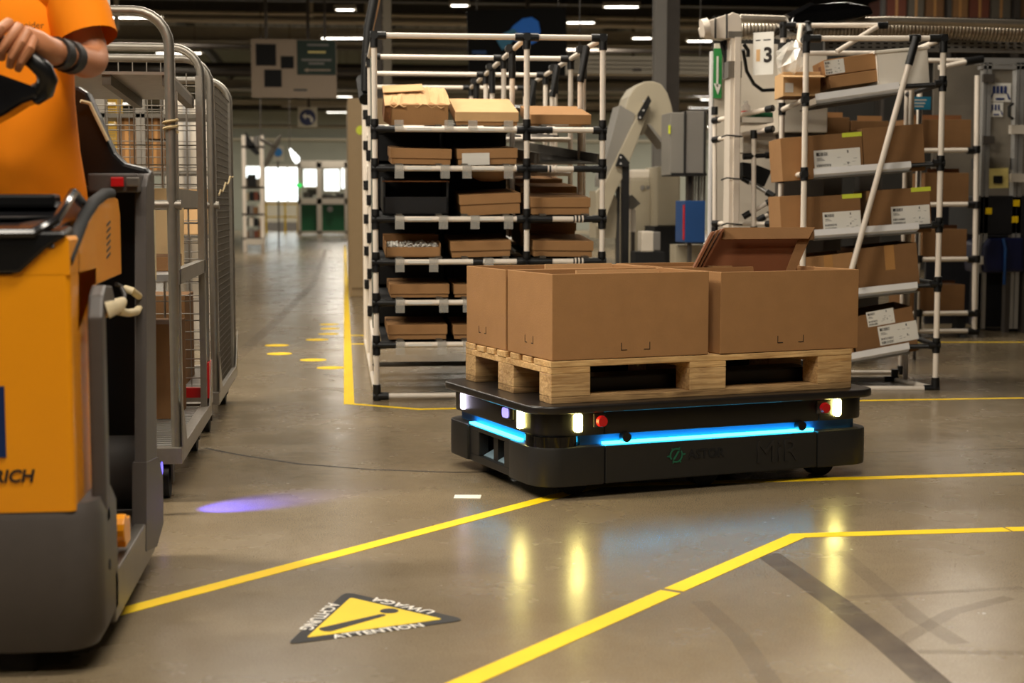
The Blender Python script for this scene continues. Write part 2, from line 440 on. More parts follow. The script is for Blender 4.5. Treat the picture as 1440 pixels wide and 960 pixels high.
M('cam_glow', (120, 110, 240), .2, emit=(.35, .3, 1.), estr=1.6)
M('logo_green', (24, 92, 66), .5, var=.1)
M('emboss', (36, 34, 32), .5, var=.1)
M('tray_plate', (116, 140, 152), .5, var=.1)
M('glass_black', (6, 6, 7), .08, var=.05)
rob = tag(empty('mobile_robot', (RC.x, RC.y, 0), TH), 'flat black mobile robot with glowing blue strip carrying the loaded pallet', 'robot')
RM = Matrix.Translation((RC.x, RC.y, 0)) @ Matrix.Rotation(TH, 4, 'Z')
HL, HW = .672, .452
def corner_poly(sx, sy):
    """cover around one lower corner, seen from above"""
    r = .1; pts = [(HL, .2)]
    for i in range(9):
        a = R(90 * i / 8); pts.append((HL - r + r * math.cos(a), HW - r + r * math.sin(a)))
    pts += [(.425, HW), (.425, HW - .09), (HL - .12, HW - .12), (HL - .09, .2)]
    return [(sx * p[0], sy * p[1]) for p in pts]
part('chassis', 'black_matte', rob, lambda b: b.prism(rrect(-HL + .07, HL - .07, -HW + .05, HW - .05, .06), .05, .172))
for sx in (-1, 1):
    for sy in (-1, 1):
        part('corner_cover', 'robot_shell', rob, lambda b: b.prism(corner_poly(sx, sy), .045, .178), smooth=True, bevel=.008)
for sy in (-1, 1):
    part('side_panel', 'robot_shell', rob, lambda b: b.box(-.421, .421, min(sy * (HW - .04), sy * (HW - .002)), max(sy * (HW - .04), sy * (HW - .002)), .047, .176), bevel=.005)
# ends: frame with an opening, two sloping plates and a fin inside
for sx in (-1, 1):
    e0, e1 = sorted((sx * (HL - .012), sx * (HL - .05)))
    def end_frame(b):
        b.box(e0, e1, -.2, .2, .045, .072); b.box(e0, e1, -.2, .2, .160, .176); b.box(e0, e1, -.2, -.13, .072, .16); b.box(e0, e1, .11, .2, .072, .16)
    part('end_frame', 'robot_shell', rob, end_frame, bevel=.003)
    for s2 in (-1, 1):
        def plate(b):
            y0, y1 = (-.125, -.03) if s2 < 0 else (.01, .105)
            b.add([(sx * (HL - .03), y0, .076), (sx * (HL - .03), y1, .076), (sx * (HL - .14), y1, .13), (sx * (HL - .14), y0, .13), (sx * (HL - .03), y0, .073), (sx * (HL - .03), y1, .073), (sx * (HL - .14), y1, .127), (sx * (HL - .14), y0, .127)], [(0, 1, 2, 3), (7, 6, 5, 4), (0, 4, 5, 1), (1, 5, 6, 2), (2, 6, 7, 3), (3, 7, 4, 0)])
        part('sloping_plate', 'tray_plate', rob, plate)
    part('fin', 'robot_shell', rob, lambda b: b.box(min(sx * (HL - .03), sx * (HL - .12)), max(sx * (HL - .03), sx * (HL - .12)), -.03, .01, .073, .158))
# light gap between lower and upper body
part('gap_core', 'robot_core', rob, lambda b: b.prism(rrect(-HL + .045, HL - .045, -HW + .04, HW - .04, .05), .172, .214))
for sy in (-1, 1):
    part('led_strip', 'led_cyan', rob, lambda b: b.box(-.42, .42, min(sy * (HW - .036), sy * (HW - .02)), max(sy * (HW - .036), sy * (HW - .02)), .1775, .186))
for sx in (-1, 1):
    part('led_strip', 'led_cyan', rob, lambda b: b.box(min(sx * (HL - .04), sx * (HL - .018)), max(sx * (HL - .04), sx * (HL - .018)), -.24, .22, .1775, .184))
for sx, sy in ((-1, -1), (1, 1)):
    sc_ = part('laser_scanner', 'glass_black', rob, lambda b: b.tube([(sx * (HL - .1), sy * (HW - .1), .172), (sx * (HL - .1), sy * (HW - .1), .213)], .095, 24), smooth=True)
for x in (-.34, .36):
    part('pivot_knob', 'black_plastic', rob, lambda b: b.tube([(x, -HW + .03, .2), (x, -HW + .002, .2)], .017, 14), smooth=True)
# upper body with chamfered ends
up = rrect(-HL + .018, HL - .018, -HW + .016, HW - .016, .085)
part('upper_body', 'robot_upper', rob, lambda b: b.prism(up, .212, .300), smooth=True, bevel=.006)
part('top_plate', 'robot_top', rob, lambda b: b.prism(rrect(-HL - .018, HL + .018, -HW - .014, HW + .014, .1), .292, ZR), smooth=True, bevel=.009, seg=3)
for x in (-.42, .44):
    part('seam', 'black_matte', rob, lambda b: b.box(x - .003, x + .003, -HW + .0135, -HW + .02, .214, .292))
def lampf(cx, cy, ax, w2=.0145, h2=.031, zc=.256):
    def fn(b):
        pl = rrect(-w2, w2, -h2, h2, .009, 4)
        if ax == 'y': m = Matrix.Translation((cx, cy, zc)) @ Matrix.Rotation(R(90), 4, 'X')
        else: m = Matrix.Translation((cx, cy, zc)) @ Matrix.Rotation(R(90), 4, 'Z') @ Matrix.Rotation(R(90), 4, 'X')
        b.prism(pl, -.008, .008, m)
    return fn
for px, py in ((812, 597), (1176, 572)):
    h = local_hit(px, py, RM, 1, -HW + .016)
    part('marker_lamp', 'lamp_warm', rob, lampf(h.x, -HW + .014, 'y', zc=.258))
    h2 = local_hit(px + 30 if px < 1000 else px - 21, py - 3 if px < 1000 else py + 1, RM, 1, -HW + .016)
    part('button_plate', 'darkgrey_paint', rob, lambda b: b.box(h2.x - .02, h2.x + .022, -HW + .01, -HW + .018, .24, .285))
    part('emergency_button', 'red', rob, lambda b: (b.tube([(h2.x, -HW + .02, .262), (h2.x, -HW - .006, .262)], .012, 14), b.tube([(h2.x, -HW - .004, .262), (h2.x, -HW - .018, .262)], [.02, .017], 18)), smooth=True)
h = local_hit(735, 592, RM, 0, -HL + .018); part('marker_lamp', 'lamp_warm', rob, lampf(-HL + .016, h.y + .012, 'x', .0165, zc=.256))
h = local_hit(653, 562, RM, 0, -HL + .018); part('marker_lamp', 'lamp_cool', rob, lampf(-HL + .016, h.y, 'x', .0165, zc=.256))
h = local_hit(716, 580, RM, 0, -HL + .018)
part('front_camera', 'glass_black', rob, lambda b: b.box(-HL + .005, -HL + .021, h.y - .05, h.y + .05, .242, .288), bevel=.006)
part('camera_lens', 'cam_glow', rob, lambda b: b.prism(rrect(-.026, .026, -.017, .017, .012), -.002, .004, Matrix.Translation((-HL + .003, h.y, .266)) @ Matrix.Rotation(R(90), 4, 'Z') @ Matrix.Rotation(R(90), 4, 'X')))
for x, y in ((-.5, -.34), (-.5, .34), (.5, -.34), (.5, .34), (0, -.36), (0, .36)):
    part('wheel', 'black_matte', rob, lambda b: b.tube([(x, y - .03, .055), (x, y + .03, .055)], .055, 18), smooth=True)
for y in (-.2, .2):
    part('lift_bar', 'black_plastic', rob, lambda b: b.box(-.52, .52, y - .07, y + .07, ZR - .002, ZR + .07), bevel=.006)
# lettering on the near side panel
yP = -HW - .0002
h = local_hit(968, 645, RM, 1, yP)
text('lettering', 'ASTOR', .045, 'black_matte', rob, (h.x, yP, h.z), UPRIGHT, bold=.0008)['label'] = 'black ASTOR lettering'
h = local_hit(951, 640, RM, 1, yP)
def emblem(b):
    m = Matrix.Translation((h.x, yP, h.z)) @ Matrix.Rotation(R(90), 4, 'X')
    n = 20
    for i in range(n):
        if i in (2, 12): continue
        a0 = 2 * math.pi * i / n; a1 = 2 * math.pi * (i + 1) / n
        b.prism([(.026 * math.cos(a0), .026 * math.sin(a0)), (.026 * math.cos(a1), .026 * math.sin(a1)), (.020 * math.cos(a1), .020 * math.sin(a1)), (.020 * math.cos(a0), .020 * math.sin(a0))], 0, .0008, m)
    b.prism([(-.013, -.015), (-.006, -.015), (.013, .013), (.013, .015), (.006, .015), (-.013, -.012)], 0, .0008, m)
    for a in (0, 180):
        q = Matrix.Rotation(R(a + 5), 4, 'Z'); b.prism([(.026, -.003), (.036, -.002), (.036, .002), (.026, .003)], 0, .0008, m @ q)
    for a in (60, 120, 240, 300):
        q = Matrix.Rotation(R(a + 5), 4, 'Z'); b.prism([(.026, -.003), (.031, -.002), (.031, .002), (.026, .003)], 0, .0008, m @ q)
part('emblem', 'logo_green', rob, emblem)['label'] = 'green round emblem'
h = local_hit(1062, 651, RM, 1, yP)
text('embossed_lettering', 'MiR', .112, 'emboss', rob, (h.x, yP, h.z), UPRIGHT, extrude=.002)['label'] = 'raised MiR lettering'

# ------------------------------------------------------------------ pallet
def wood_mat(name, c1, c2):
    m = bpy.data.materials.new(name); m.use_nodes = True; MATS[name] = m
    nt = m.node_tree; b = nt.nodes['Principled BSDF']; b.inputs['Roughness'].default_value = .72
    tc = nt.nodes.new('ShaderNodeTexCoord'); mp = nt.nodes.new('ShaderNodeMapping'); mp.inputs['Scale'].default_value = (2.2, 14, 26)
    nt.links.new(tc.outputs['Object'], mp.inputs[0])
    n = nt.nodes.new('ShaderNodeTexNoise'); n.inputs['Scale'].default_value = 3.2; n.inputs['Detail'].default_value = 7; n.inputs['Distortion'].default_value = 1.2
    nt.links.new(mp.outputs[0], n.inputs['Vector'])
    n2 = nt.nodes.new('ShaderNodeTexNoise'); n2.inputs['Scale'].default_value = 7; nt.links.new(tc.outputs['Object'], n2.inputs['Vector'])
    r = nt.nodes.new('ShaderNodeValToRGB'); r.color_ramp.elements[0].color = (*lin(c1), 1); r.color_ramp.elements[1].color = (*lin(c2), 1); r.color_ramp.elements[0].position = .32; r.color_ramp.elements[1].position = .66
    nt.links.new(n.outputs[0], r.inputs[0])
    mx = nt.nodes.new('ShaderNodeMix'); mx.data_type = 'RGBA'; mx.blend_type = 'MULTIPLY'; mx.inputs['Factor'].default_value = .35
    r2 = nt.nodes.new('ShaderNodeValToRGB'); r2.color_ramp.elements[0].position = .4; r2.color_ramp.elements[1].position = .62; r2.color_ramp.elements[0].color = (.35, .3, .26, 1); nt.links.new(n2.outputs[0], r2.inputs[0])
    nt.links.new(r.outputs[0], mx.inputs['A']); nt.links.new(r2.outputs[0], mx.inputs['B'])
    nt.links.new(mx.outputs['Result'], b.inputs['Base Color'])
    bp = nt.nodes.new('ShaderNodeBump'); bp.inputs['Strength'].default_value = .2; bp.inputs['Distance'].default_value = .01
    nt.links.new(n.outputs[0], bp.inputs['Height']); nt.links.new(bp.outputs[0], b.inputs['Normal'])
wood_mat('wood', (196, 150, 92), (236, 198, 138))
wood_mat('wood_worn', (132, 102, 64), (200, 162, 110))
wood_mat('wood_block', (176, 136, 86), (222, 184, 128))
pal = tag(empty('euro_pallet', (RC.x, RC.y, ZR), TH), 'worn wooden pallet lying on top of the mobile robot', 'pallet')
for y in (-.35, 0, .35):
    wd = .145 if y == 0 else .1
    part('bottom_board', 'wood_worn', pal, lambda b: b.box(-.6, .6, y - wd / 2, y + wd / 2, 0, .022), bevel=.003)
    for x in (-.5275, 0, .5275):
        part('block', 'wood_block', pal, lambda b: b.box(x - .0725, x + .0725, y - wd / 2, y + wd / 2, .022, .1), bevel=.003)
for x in (-.5275, 0, .5275):
    part('cross_board', 'wood', pal, lambda b: b.box(x - .0725, x + .0725, -.4, .4, .1, .122), bevel=.003)
tops = [(-.4, -.255), (-.225, -.15), (-.115, -.04), (-.005, .075), (.105, .175), (.205, .275), (.31, .4)]
for i, (a, c2) in enumerate(tops):
    part('top_board', 'wood', pal, lambda b: b.box(-.6 + random.uniform(-.004, .004), .6, a, c2, .122, .144 + random.uniform(-.001, .001)), bevel=.003)
ZP = ZR + .1455
# block stamps
h = local_hit(985, 524, RM, 1, -.4)
pass

# ------------------------------------------------------------------ cardboard boxes
def marks(parent, w2, y, z, sgn_axis='y', cx=0., gap=.0545, sx=1):
    """printed corner brackets near the foot of a box face"""
    def fn(b):
        for s in (-1, 1):
            x = cx + s * gap
            if sgn_axis == 'y':
                b.box(min(x, x - s * .022), max(x, x - s * .022), y - .0006, y, z, z + .0025); b.box(x - .0013, x + .0013, y - .0006, y, z, z + .026)
            else:
                b.box(y - .0006, y, min(x, x - s * .016), max(x, x - s * .016), z, z + .0025); b.box(y - .0006, y, x - .0013, x + .0013, z, z + .026)
    part('printed_mark', 'ink', parent, fn)
def open_box(name, label, cat, parent_loc, rz, w, d, h, mat='card', th=.006, rot=None, group=None, inner='card_inside'):
    o = tag(empty(name, parent_loc, rz, rot), label, cat, group)
    part('front_wall', mat, o, lambda b: b.box(-w / 2, w / 2, -d / 2, -d / 2 + th, 0, h), bevel=.0025)
    part('back_wall', mat, o, lambda b: b.box(-w / 2, w / 2, d / 2 - th, d / 2, 0, h), bevel=.0025)
    part('side_wall', mat, o, lambda b: b.box(-w / 2, -w / 2 + th, -d / 2 + th * .5, d / 2 - th * .5, 0, h), bevel=.0025)
    part('side_wall', mat, o, lambda b: b.box(w / 2 - th, w / 2, -d / 2 + th * .5, d / 2 - th * .5, 0, h), bevel=.0025)
    part('bottom', inner, o, lambda b: b.box(-w / 2 + th, w / 2 - th, -d / 2 + th, d / 2 - th, 0, th))
    return o
HB = .29
def pal_pt(x, y): return RM @ Vector((x, y, ZP))
M('card_fold', (160, 108, 62), .85, var=.1, scale=14)
p = pal_pt(-.297, -.203)
bx = open_box('cardboard_box', 'open cardboard box at the nearest corner of the pallet', 'box', p, TH, .598, .388, HB)
marks(bx, .3, -.1945, .026, cx=-.006 + .02); marks(bx, .2, -.2995, .045, 'x', cx=-.0, gap=.035)
part('inner_flap', 'card_fold', bx, lambda b: b.box(-.29, .29, -.188, -.182, .02, HB - .012))
part('inner_flap', 'card_light', bx, lambda b: b.box(-.05, .285, .15, .156, .02, HB - .004))
p = pal_pt(-.297, .204)
bx = open_box('cardboard_box', 'open cardboard box behind the nearest one, towards the cage trolleys', 'box', p, TH, .598, .388, HB)
marks(bx, .2, -.2995, .045, 'x', cx=.03, gap=.035)
part('inner_flap', 'card_light', bx, lambda b: b.box(0, .285, .13, .136, .02, HB + .004))
qa_ = local_hit(1012.5, 500, RM, 1, -.404); qb_ = local_hit(1206, 491.5, RM, 1, -.388); qa_.z = qb_.z = 0
w2_ = (qb_ - qa_).length; a2_ = math.atan2(qb_.y - qa_.y, qb_.x - qa_.x)
mid_ = (qa_ + qb_) / 2 + Vector((-math.sin(a2_), math.cos(a2_), 0)) * .194
p = pal_pt(mid_.x, mid_.y)
bx = open_box('cardboard_box', 'open cardboard box on the pallet end nearest the leaning white pipe', 'box', p, TH + a2_, w2_, .388, HB - .003)
marks(bx, .3, -.1945, .03, cx=.0)
part('inner_flap', 'card_fold', bx, lambda b: b.box(-w2_ / 2 + .01, w2_ / 2 - .01, -.184, -.178, .02, HB - .02))
p = pal_pt(.33, .215)
open_box('cardboard_box', 'open cardboard box behind the one with the collapsed carton standing in it', 'box', p, TH, .575, .392, HB)
# half collapsed carton tray standing in the right hand boxes
DT = 5.78
def tray_pt(px, py, dd=0.): return at(px, py, DT + dd)
org = tray_pt(1055, 375)
ct = tag(empty('collapsed_carton', org), 'half collapsed dark brown carton tray standing tilted in the open boxes', 'carton')
def quad_prism(b, P, th):
    P = [Vector(p) - org for p in P]; n = (P[1] - P[0]).cross(P[3] - P[0]).normalized() * th
    b.add([tuple(p) for p in P] + [tuple(p + n) for p in P], [(0, 1, 2, 3), (7, 6, 5, 4), (0, 4, 5, 1), (1, 5, 6, 2), (2, 6, 7, 3), (3, 7, 4, 0)])
M('card_tray', (120, 70, 36), .8, var=.1, scale=14)
part('inner_panel', 'card_tray', ct, lambda b: quad_prism(b, [tray_pt(985, 385, .06), tray_pt(1113, 385, .06), tray_pt(1136, 322, .05), tray_pt(1012, 322, .05)], .006))
part('top_flange', 'card_dark', ct, lambda b: quad_prism(b, [tray_pt(1014, 337, .0), tray_pt(1137, 336, .0), tray_pt(1145.5, 320, .02), tray_pt(1017, 320.5, .02)], .005))
part('side_flange', 'card_dark', ct, lambda b: quad_prism(b, [tray_pt(1103, 386, .02), tray_pt(1116, 386, .02), tray_pt(1145.5, 320, .02), tray_pt(1122, 336, .02)], .005))
for i in range(3):
    part('folded_layer', 'card_edge' if i == 1 else 'card_tray', ct, lambda b: quad_prism(b, [tray_pt(968 + i * 4.5, 386, .012 * i), tray_pt(972 + i * 4.5, 386, .012 * i), tray_pt(1003 + i * 7, 325 - i * 2, .012 * i), tray_pt(999 + i * 7, 326 - i * 2, .012 * i)], .05))
# ================================================================== white pipe flow rack beside the aisle
PR = .0145
def pipe(o, a, b, name='pipe', r=PR, mat='white_pipe', n=10):
    return part(name, mat, o, lambda m: m.tube([a, b], r, n), smooth=True)
def joint(o, p, dirs, ln=.055, r=PR * 1.42, name='joint'):
    p = Vector(p)
    def fn(m):
        for d in dirs:
            d = Vector(d).normalized()
            m.tube([p - d * r, p + d * ln], r, 10)
    return part(name, 'black_joint', o, fn, smooth=True)
RX = [.18, .945, 1.333]
RY = [7.73 + 1.09 * k for k in range(4)]
ORG = Vector((.18, 7.73, 0))
rack = tag(empty('pipe_rack', ORG), 'tall white pipe flow rack with black joints holding shoebox cartons beside the aisle', 'rack')
def L_(x, y, z): return (x - ORG.x, y - ORG.y, z)
ZTOP = ony(640, 51, 7.73).z
RAILPY = [182, 237, 308, 368, 425, 484]
RZ = [ony(640, py, 7.73).z for py in RAILPY]
ZB = ony(600, 556, 7.73).z
# posts
for xi, x in enumerate(RX):
    for yi, y in enumerate(RY):
        pipe(rack, L_(x, y, .005), L_(x, y, ZTOP), 'post')
        joint(rack, L_(x, y, ZTOP), [(1 if xi < 2 else -1, 0, 0), (0, 0, -1)] + ([(-1, 0, 0)] if xi == 1 else []) + ([(0, 1, 0)] if yi < 3 else []), .06)
    for yi in range(3):
        y = RY[yi] + .55
        if xi: pipe(rack, L_(x - .012, y, .9), L_(x - .012, y, ZTOP - .13), 'post'); part('hanger_joint', 'black_joint', rack, lambda m: (m.tube([L_(x - .012, y, ZTOP - .16), L_(x - .012, y, ZTOP + .015)], PR * 1.35, 10), m.tube([L_(x - .03, y - .03, ZTOP), L_(x - .03, y + .03, ZTOP)], PR * 1.45, 10)), smooth=True)
        if xi == 2: pipe(rack, L_(x - .055, y - .17, .9), L_(x - .055, y - .17, ZTOP - .15), 'post'); part('hanger_joint', 'black_joint', rack, lambda m: m.tube([L_(x - .055, y - .17, ZTOP - .19), L_(x - .02, y - .17, ZTOP)], PR * 1.35, 10), smooth=True)
# top rails along and across
for x in RX:
    pipe(rack, L_(x, RY[0], ZTOP), L_(x, RY[-1], ZTOP), 'top_rail')
for y in RY:
    for a, c in ((0, 1), (1, 2)):
        pipe(rack, L_(RX[a], y, ZTOP), L_(RX[c], y, ZTOP), 'top_rail')
for s in (0, 2):
    pipe(rack, L_(RX[s], RY[0], ZB), L_(RX[s], RY[-1], ZB), 'base_rail')
for a, c in ((0, 1), (1, 2)):
    pipe(rack, L_(RX[a], RY[0], ZB), L_(RX[c], RY[0], ZB), 'base_rail')
    pipe(rack, L_(RX[a], RY[1], ZB + .05), L_(RX[c], RY[1], ZB + .05), 'base_rail', mat='galv_dark')
for xi, x in enumerate(RX): joint(rack, L_(x, RY[0], ZB), [(1 if xi < 2 else -1, 0, 0), (0, 0, 1)] + ([(-1, 0, 0)] if xi == 1 else []), .06)
# shelves: front rail, back rail (higher), roller tracks
TILT = R(3.5)
for zi, z in enumerate(RZ):
    for bay in range(2):
        y0 = RY[bay]; y1 = y0 + 1.05; zb = z + math.tan(TILT) * 1.05
        for a, c in ((0, 1), (1, 2)):
            pipe(rack, L_(RX[a], y0 - .004, z), L_(RX[c], y0 - .004, z), 'shelf_rail')
            pipe(rack, L_(RX[a], y1, zb), L_(RX[c], y1, zb), 'shelf_rail')
        if bay == 0:
            joint(rack, L_(RX[0], y0, z), [(1, 0, 0), (0, 0, 1), (0, 0, -1)], .05)
            joint(rack, L_(RX[1], y0, z), [(1, 0, 0), (-1, 0, 0), (0, 0, 1), (0, 0, -1)], .052)
            joint(rack, L_(RX[2], y0, z), [(-1, 0, 0), (0, 0, 1), (0, 0, -1)], .05)
            part('rail_sleeve', 'black_joint', rack, lambda m: m.tube([L_(RX[0] + .03, y0 - .004, z), L_(RX[0] + .1, y0 - .004, z)], PR * 1.2, 10), smooth=True)
            part('rail_sleeve', 'black_joint', rack, lambda m: m.tube([L_(RX[1] + .04, y0 - .004, z), L_(RX[1] + .13, y0 - .004, z)], PR * 1.25, 10), smooth=True)
            if zi in (1, 2, 3):
                part('rail_sleeve', 'black_joint', rack, lambda m: m.tube([L_(RX[2] - .15, y0 - .004, z), L_(RX[2] - .04, y0 - .004, z)], PR * 1.2, 10), smooth=True)
                for q in range(3):
                    part('white_ring', 'white_pipe', rack, lambda m: m.tube([L_(RX[1] + (.105 if zi == 1 else .245) + q * .018, y0 - .004, z), L_(RX[1] + (.113 if zi == 1 else .253) + q * .018, y0 - .004, z)], PR * 1.34, 10), smooth=True)
            if zi == 3: part('rail_sleeve', 'black_joint', rack, lambda m: m.tube([L_(.67, y0 - .004, z), L_(.72, y0 - .004, z)], PR * 1.25, 10), smooth=True)
        for tx in (.30, .50, .63, .84, 1.03, 1.25):
            if bay == 0 and zi == 1 and tx > 1: continue
            part('roller_track', 'black_plastic' if bay else 'galv_dark', rack, lambda m: m.box(-.016, .016, 0, 1.06, -.012, .012), loc=L_(tx, y0, z + .012), rot=(TILT, 0, 0))
# dark sheets added under the front bay lanes to block light from above
for zi, z in enumerate(RZ):
    for ci, (xa, xb) in enumerate(((RX[0] + .03, RX[1] - .03), (RX[1] + .03, RX[2] - .03))):
        if zi == 1 and ci == 1: continue
        part('shade_deck', 'black_matte', rack, lambda m: m.box(xa - RX[0], xb - RX[0], .03, 1.04, -.012, -.006), loc=L_(RX[0], RY[0], z + .004), rot=(TILT, 0, 0))
# label holders clipped to the rails
for zi, xs in enumerate(((.30, .55, .67, .85), (.30, .53, .64, .85), (.30, .52, .68, .85), (.30, .47, .75), (.30, .52, .64), (.30, .51, .64))):
    for q, x in enumerate(xs):
        zz = RZ[zi]
        part('label_holder', 'clear_plastic', rack, lambda m: (m.box(x - .023 - ORG.x, x + .023 - ORG.x, -.024, -.021, zz - (.05 if zi else -.0), zz + (.016 if zi else .045)), m.box(x - .023 - ORG.x, x + .023 - ORG.x, -.022, .02, zz + .0155, zz + .0185)))
    for x in (.40, .72):
        zz = RZ[zi]; part('rail_sticker', 'paper', rack, lambda m: m.box(x - .06 - ORG.x, x + .06 - ORG.x, -.0195, -.0185, zz - .006, zz + .006))
# slanted aluminium slide in the narrow bay, and the cable duct on the aisle side
part('slide', 'galv_dark', rack, lambda m: (m.box(-.16, .16, 0, 1.6, -.004, .004), m.box(-.165, -.155, 0, 1.6, -.004, .05), m.box(.155, .165, 0, 1.6, -.004, .05)), loc=L_(1.17, 7.80, RZ[1] + .03), rot=(R(5), 0, R(10)))
M('duct_greygreen', (104, 112, 100), .5, var=.25, scale=14)
part('cable_duct', 'duct_greygreen', rack, lambda m: m.box(-.012, .008, .25, .40, .35, 1.75), loc=L_(RX[0], RY[0], 0))
part('side_rail', 'white_pipe', rack, lambda m: m.tube([L_(RX[0], RY[0], .20), L_(RX[0], RY[1], .32)], PR, 10), smooth=True)
for zz in RZ:
    joint(rack, L_(RX[0] - .005, RY[1], zz + .1), [(0, -1, 0), (0, 0, 1), (0, 0, -1)], .03)
    joint(rack, L_(RX[0] - .005, RY[2], zz + .2), [(0, -1, 0), (0, 0, 1), (0, 0, -1)], .03)

# ------------------------------------------------------------------ cartons
M('black_tray', (16, 15, 15), .5, var=.2)
M('tape_brown', (176, 128, 74), .3, var=.06)
def barcode(o, w, h, seed=0, flip=0):
    """label paper with printed lines: w x h, facing -Y, at the label's own origin (its lower corner)"""
    rn = random.Random(seed); b = MB()
    def bars(x0, x1, z0, z1, n):
        x = x0
        while x < x1:
            d = rn.uniform(.0012, .004); b.box(x, min(x1, x + d), -.0012, -.0008, z0, z1); x += d + rn.uniform(.001, .003)
    bars(w * .06, w * .30, h * .74, h * .9, 9)
    b.box(w * .05, w * .10, -.0012, -.0008, h * .76, h * .9)
    for k in range(3): b.box(w * .06, w * (.17 + .03 * k), -.0012, -.0008, h * (.64 - .05 * k), h * (.66 - .05 * k))
    bars(w * .05, w * .36, h * .27, h * .38, 9)
    bars(w * .05, w * .36, h * .06, h * .2, 9)
    b.box(w * .72, w * .75, -.0012, -.0008, h * .80, h * .92); b.box(w * .72, w * .745, -.0012, -.0008, h * .3, h * .4)
    for q in range(7): 
        x = w * rn.uniform(.48, .9); z = h * rn.uniform(.1, .7); b.box(x, x + w * .07, -.0011, -.0008, z, z + .0015)
    p = b.build('label_print', 'paper_print', o); p['kind'] = 'stuff'
    return p
def sticker(o, x, z, w, h, y, seed=0, tilt=0., plain=False, mat='paper', name='shipping_label'):
    s = part(name, mat, o, lambda m: m.box(0, w, -.0008, 0, 0, h), loc=(x, y, z), rot=(0, tilt, 0))
    if not plain: barcode(s, w, h, seed)
    return s
def shoebox(label, front, w, d, h, tilt=TILT, rz=0., lid=True, mat='card', group='shoebox cartons on the pipe rack', lidh=.045, lidmat=None, stick=None, roll=0., cat='box', name='lidded_carton'):
    """carton with an overlapping lid; front = middle of the lower front edge"""
    o = tag(empty(name, front, rot=Euler((tilt, roll, rz))), label, cat, group)
    part('body', mat, o, lambda m: m.box(-w / 2, w / 2, 0, d, 0, h), bevel=.002)
    if lid:
        e = .006
        part('lid', lidmat or mat, o, lambda m: m.box(-w / 2 - e, w / 2 + e, -e, d + e, h - lidh, h + .005), bevel=.003)
    if stick: sticker(o, stick[0], stick[1], stick[2], stick[3], -.0005, seed=len(label))
    return o
def rackbox(px0, px1, pyb, pyt, label, row, d=.46, **k):
    y = 7.79
    a = ony(px0, pyb, y); c = ony(px1, pyb, y); t = ony(px0, pyt, y)
    z = RZ[row] + .022
    return shoebox(label, ((a.x + c.x) / 2, y, z), c.x - a.x - .012, d, t.z - z, **k)
# topmost shelf
def torn(label):
    y = 7.79; a = ony(541, 177, y); c = ony(633, 177, y); z = RZ[0] + .022; w_ = c.x - a.x; h = .125; d = .46
    o = tag(empty('torn_carton', ((a.x + c.x) / 2, y, z), rot=Euler((R(12), 0, 0))), label, 'box', 'shoebox cartons on the pipe rack')
    part('body', 'card', o, lambda m: m.box(-w_ / 2 + .03, w_ / 2 - .01, 0, d, 0, h - .02), bevel=.002)
    rn = random.Random(3)
    n = 14; front = [(-w_ / 2 + (w_ * i / n), -.008 + rn.uniform(-.01, .014), h - .022 + rn.uniform(-.014, .01)) for i in range(n + 1)]
    back = [(-w_ / 2 + (w_ * i / n), d, h + rn.uniform(-.004, .012)) for i in range(n + 1)]
    mid = [(-w_ / 2 + (w_ * i / n), d * .45, h + rn.uniform(-.006, .012)) for i in range(n + 1)]
    def top(m):
        rows = [front, mid, back]; v = [p for r_ in rows for p in r_] + [(p[0], p[1], p[2] - .004) for r_ in rows for p in r_]; N1 = n + 1; o3 = 3 * N1
        f = []
        for r_ in range(2):
            for i in range(n):
                q = (r_ * N1 + i, r_ * N1 + i + 1, (r_ + 1) * N1 + i + 1, (r_ + 1) * N1 + i); f.append(q); f.append(tuple(x + o3 for x in q[::-1]))
        for i in range(n): f.append((i, i + o3, i + 1 + o3, i + 1)); f.append((2 * N1 + i, 2 * N1 + i + 1, 2 * N1 + i + 1 + o3, 2 * N1 + i + o3))
        m.add(v, f)
    part('ragged_top', 'card_light', o, top)
    part('torn_side', 'card_edge', o, lambda m: (m.add([(-w_ / 2 - .005, 0, .02), (-w_ / 2 + .03, -.004, .0), (-w_ / 2 + .032, -.004, h - .03), (-w_ / 2, 0, h - .03), (-w_ / 2 - .005, .3, .02), (-w_ / 2 + .03, .3, .0), (-w_ / 2 + .032, .3, h - .03), (-w_ / 2, .3, h - .03)], [(0, 1, 2, 3), (7, 6, 5, 4), (0, 4, 5, 1), (1, 5, 6, 2), (2, 6, 7, 3), (3, 7, 4, 0)])))
    part('loose_flap', 'card_light', o, lambda m: m.box(-.16, .05, .2, .4, h + .012, h + .016), rot=(R(2), R(-3), 0))
torn('cardboard carton with torn ragged top on the topmost shelf of the pipe rack')
rackbox(640, 729, 175, 158, 'lidded cardboard carton in the middle of the topmost shelf of the pipe rack', 0, tilt=R(12), lidmat='card_light')
rackbox(746, 831, 180, 162, 'lidded carton with white label on the topmost shelf, narrow bay', 0, tilt=R(9), stick=(-.10, .005, .14, .05))
# second shelf
rackbox(549, 635, 235, 210, 'lidded carton nearest the aisle on the second shelf from the top of the pipe rack', 1, roll=R(.8))
b2 = rackbox(643, 728, 235, 210, 'lidded carton with torn paper label, inner one on the second shelf from the top', 1, roll=R(-1.2)); sticker(b2, -.13, .0, .14, .06, -.008, plain=True)
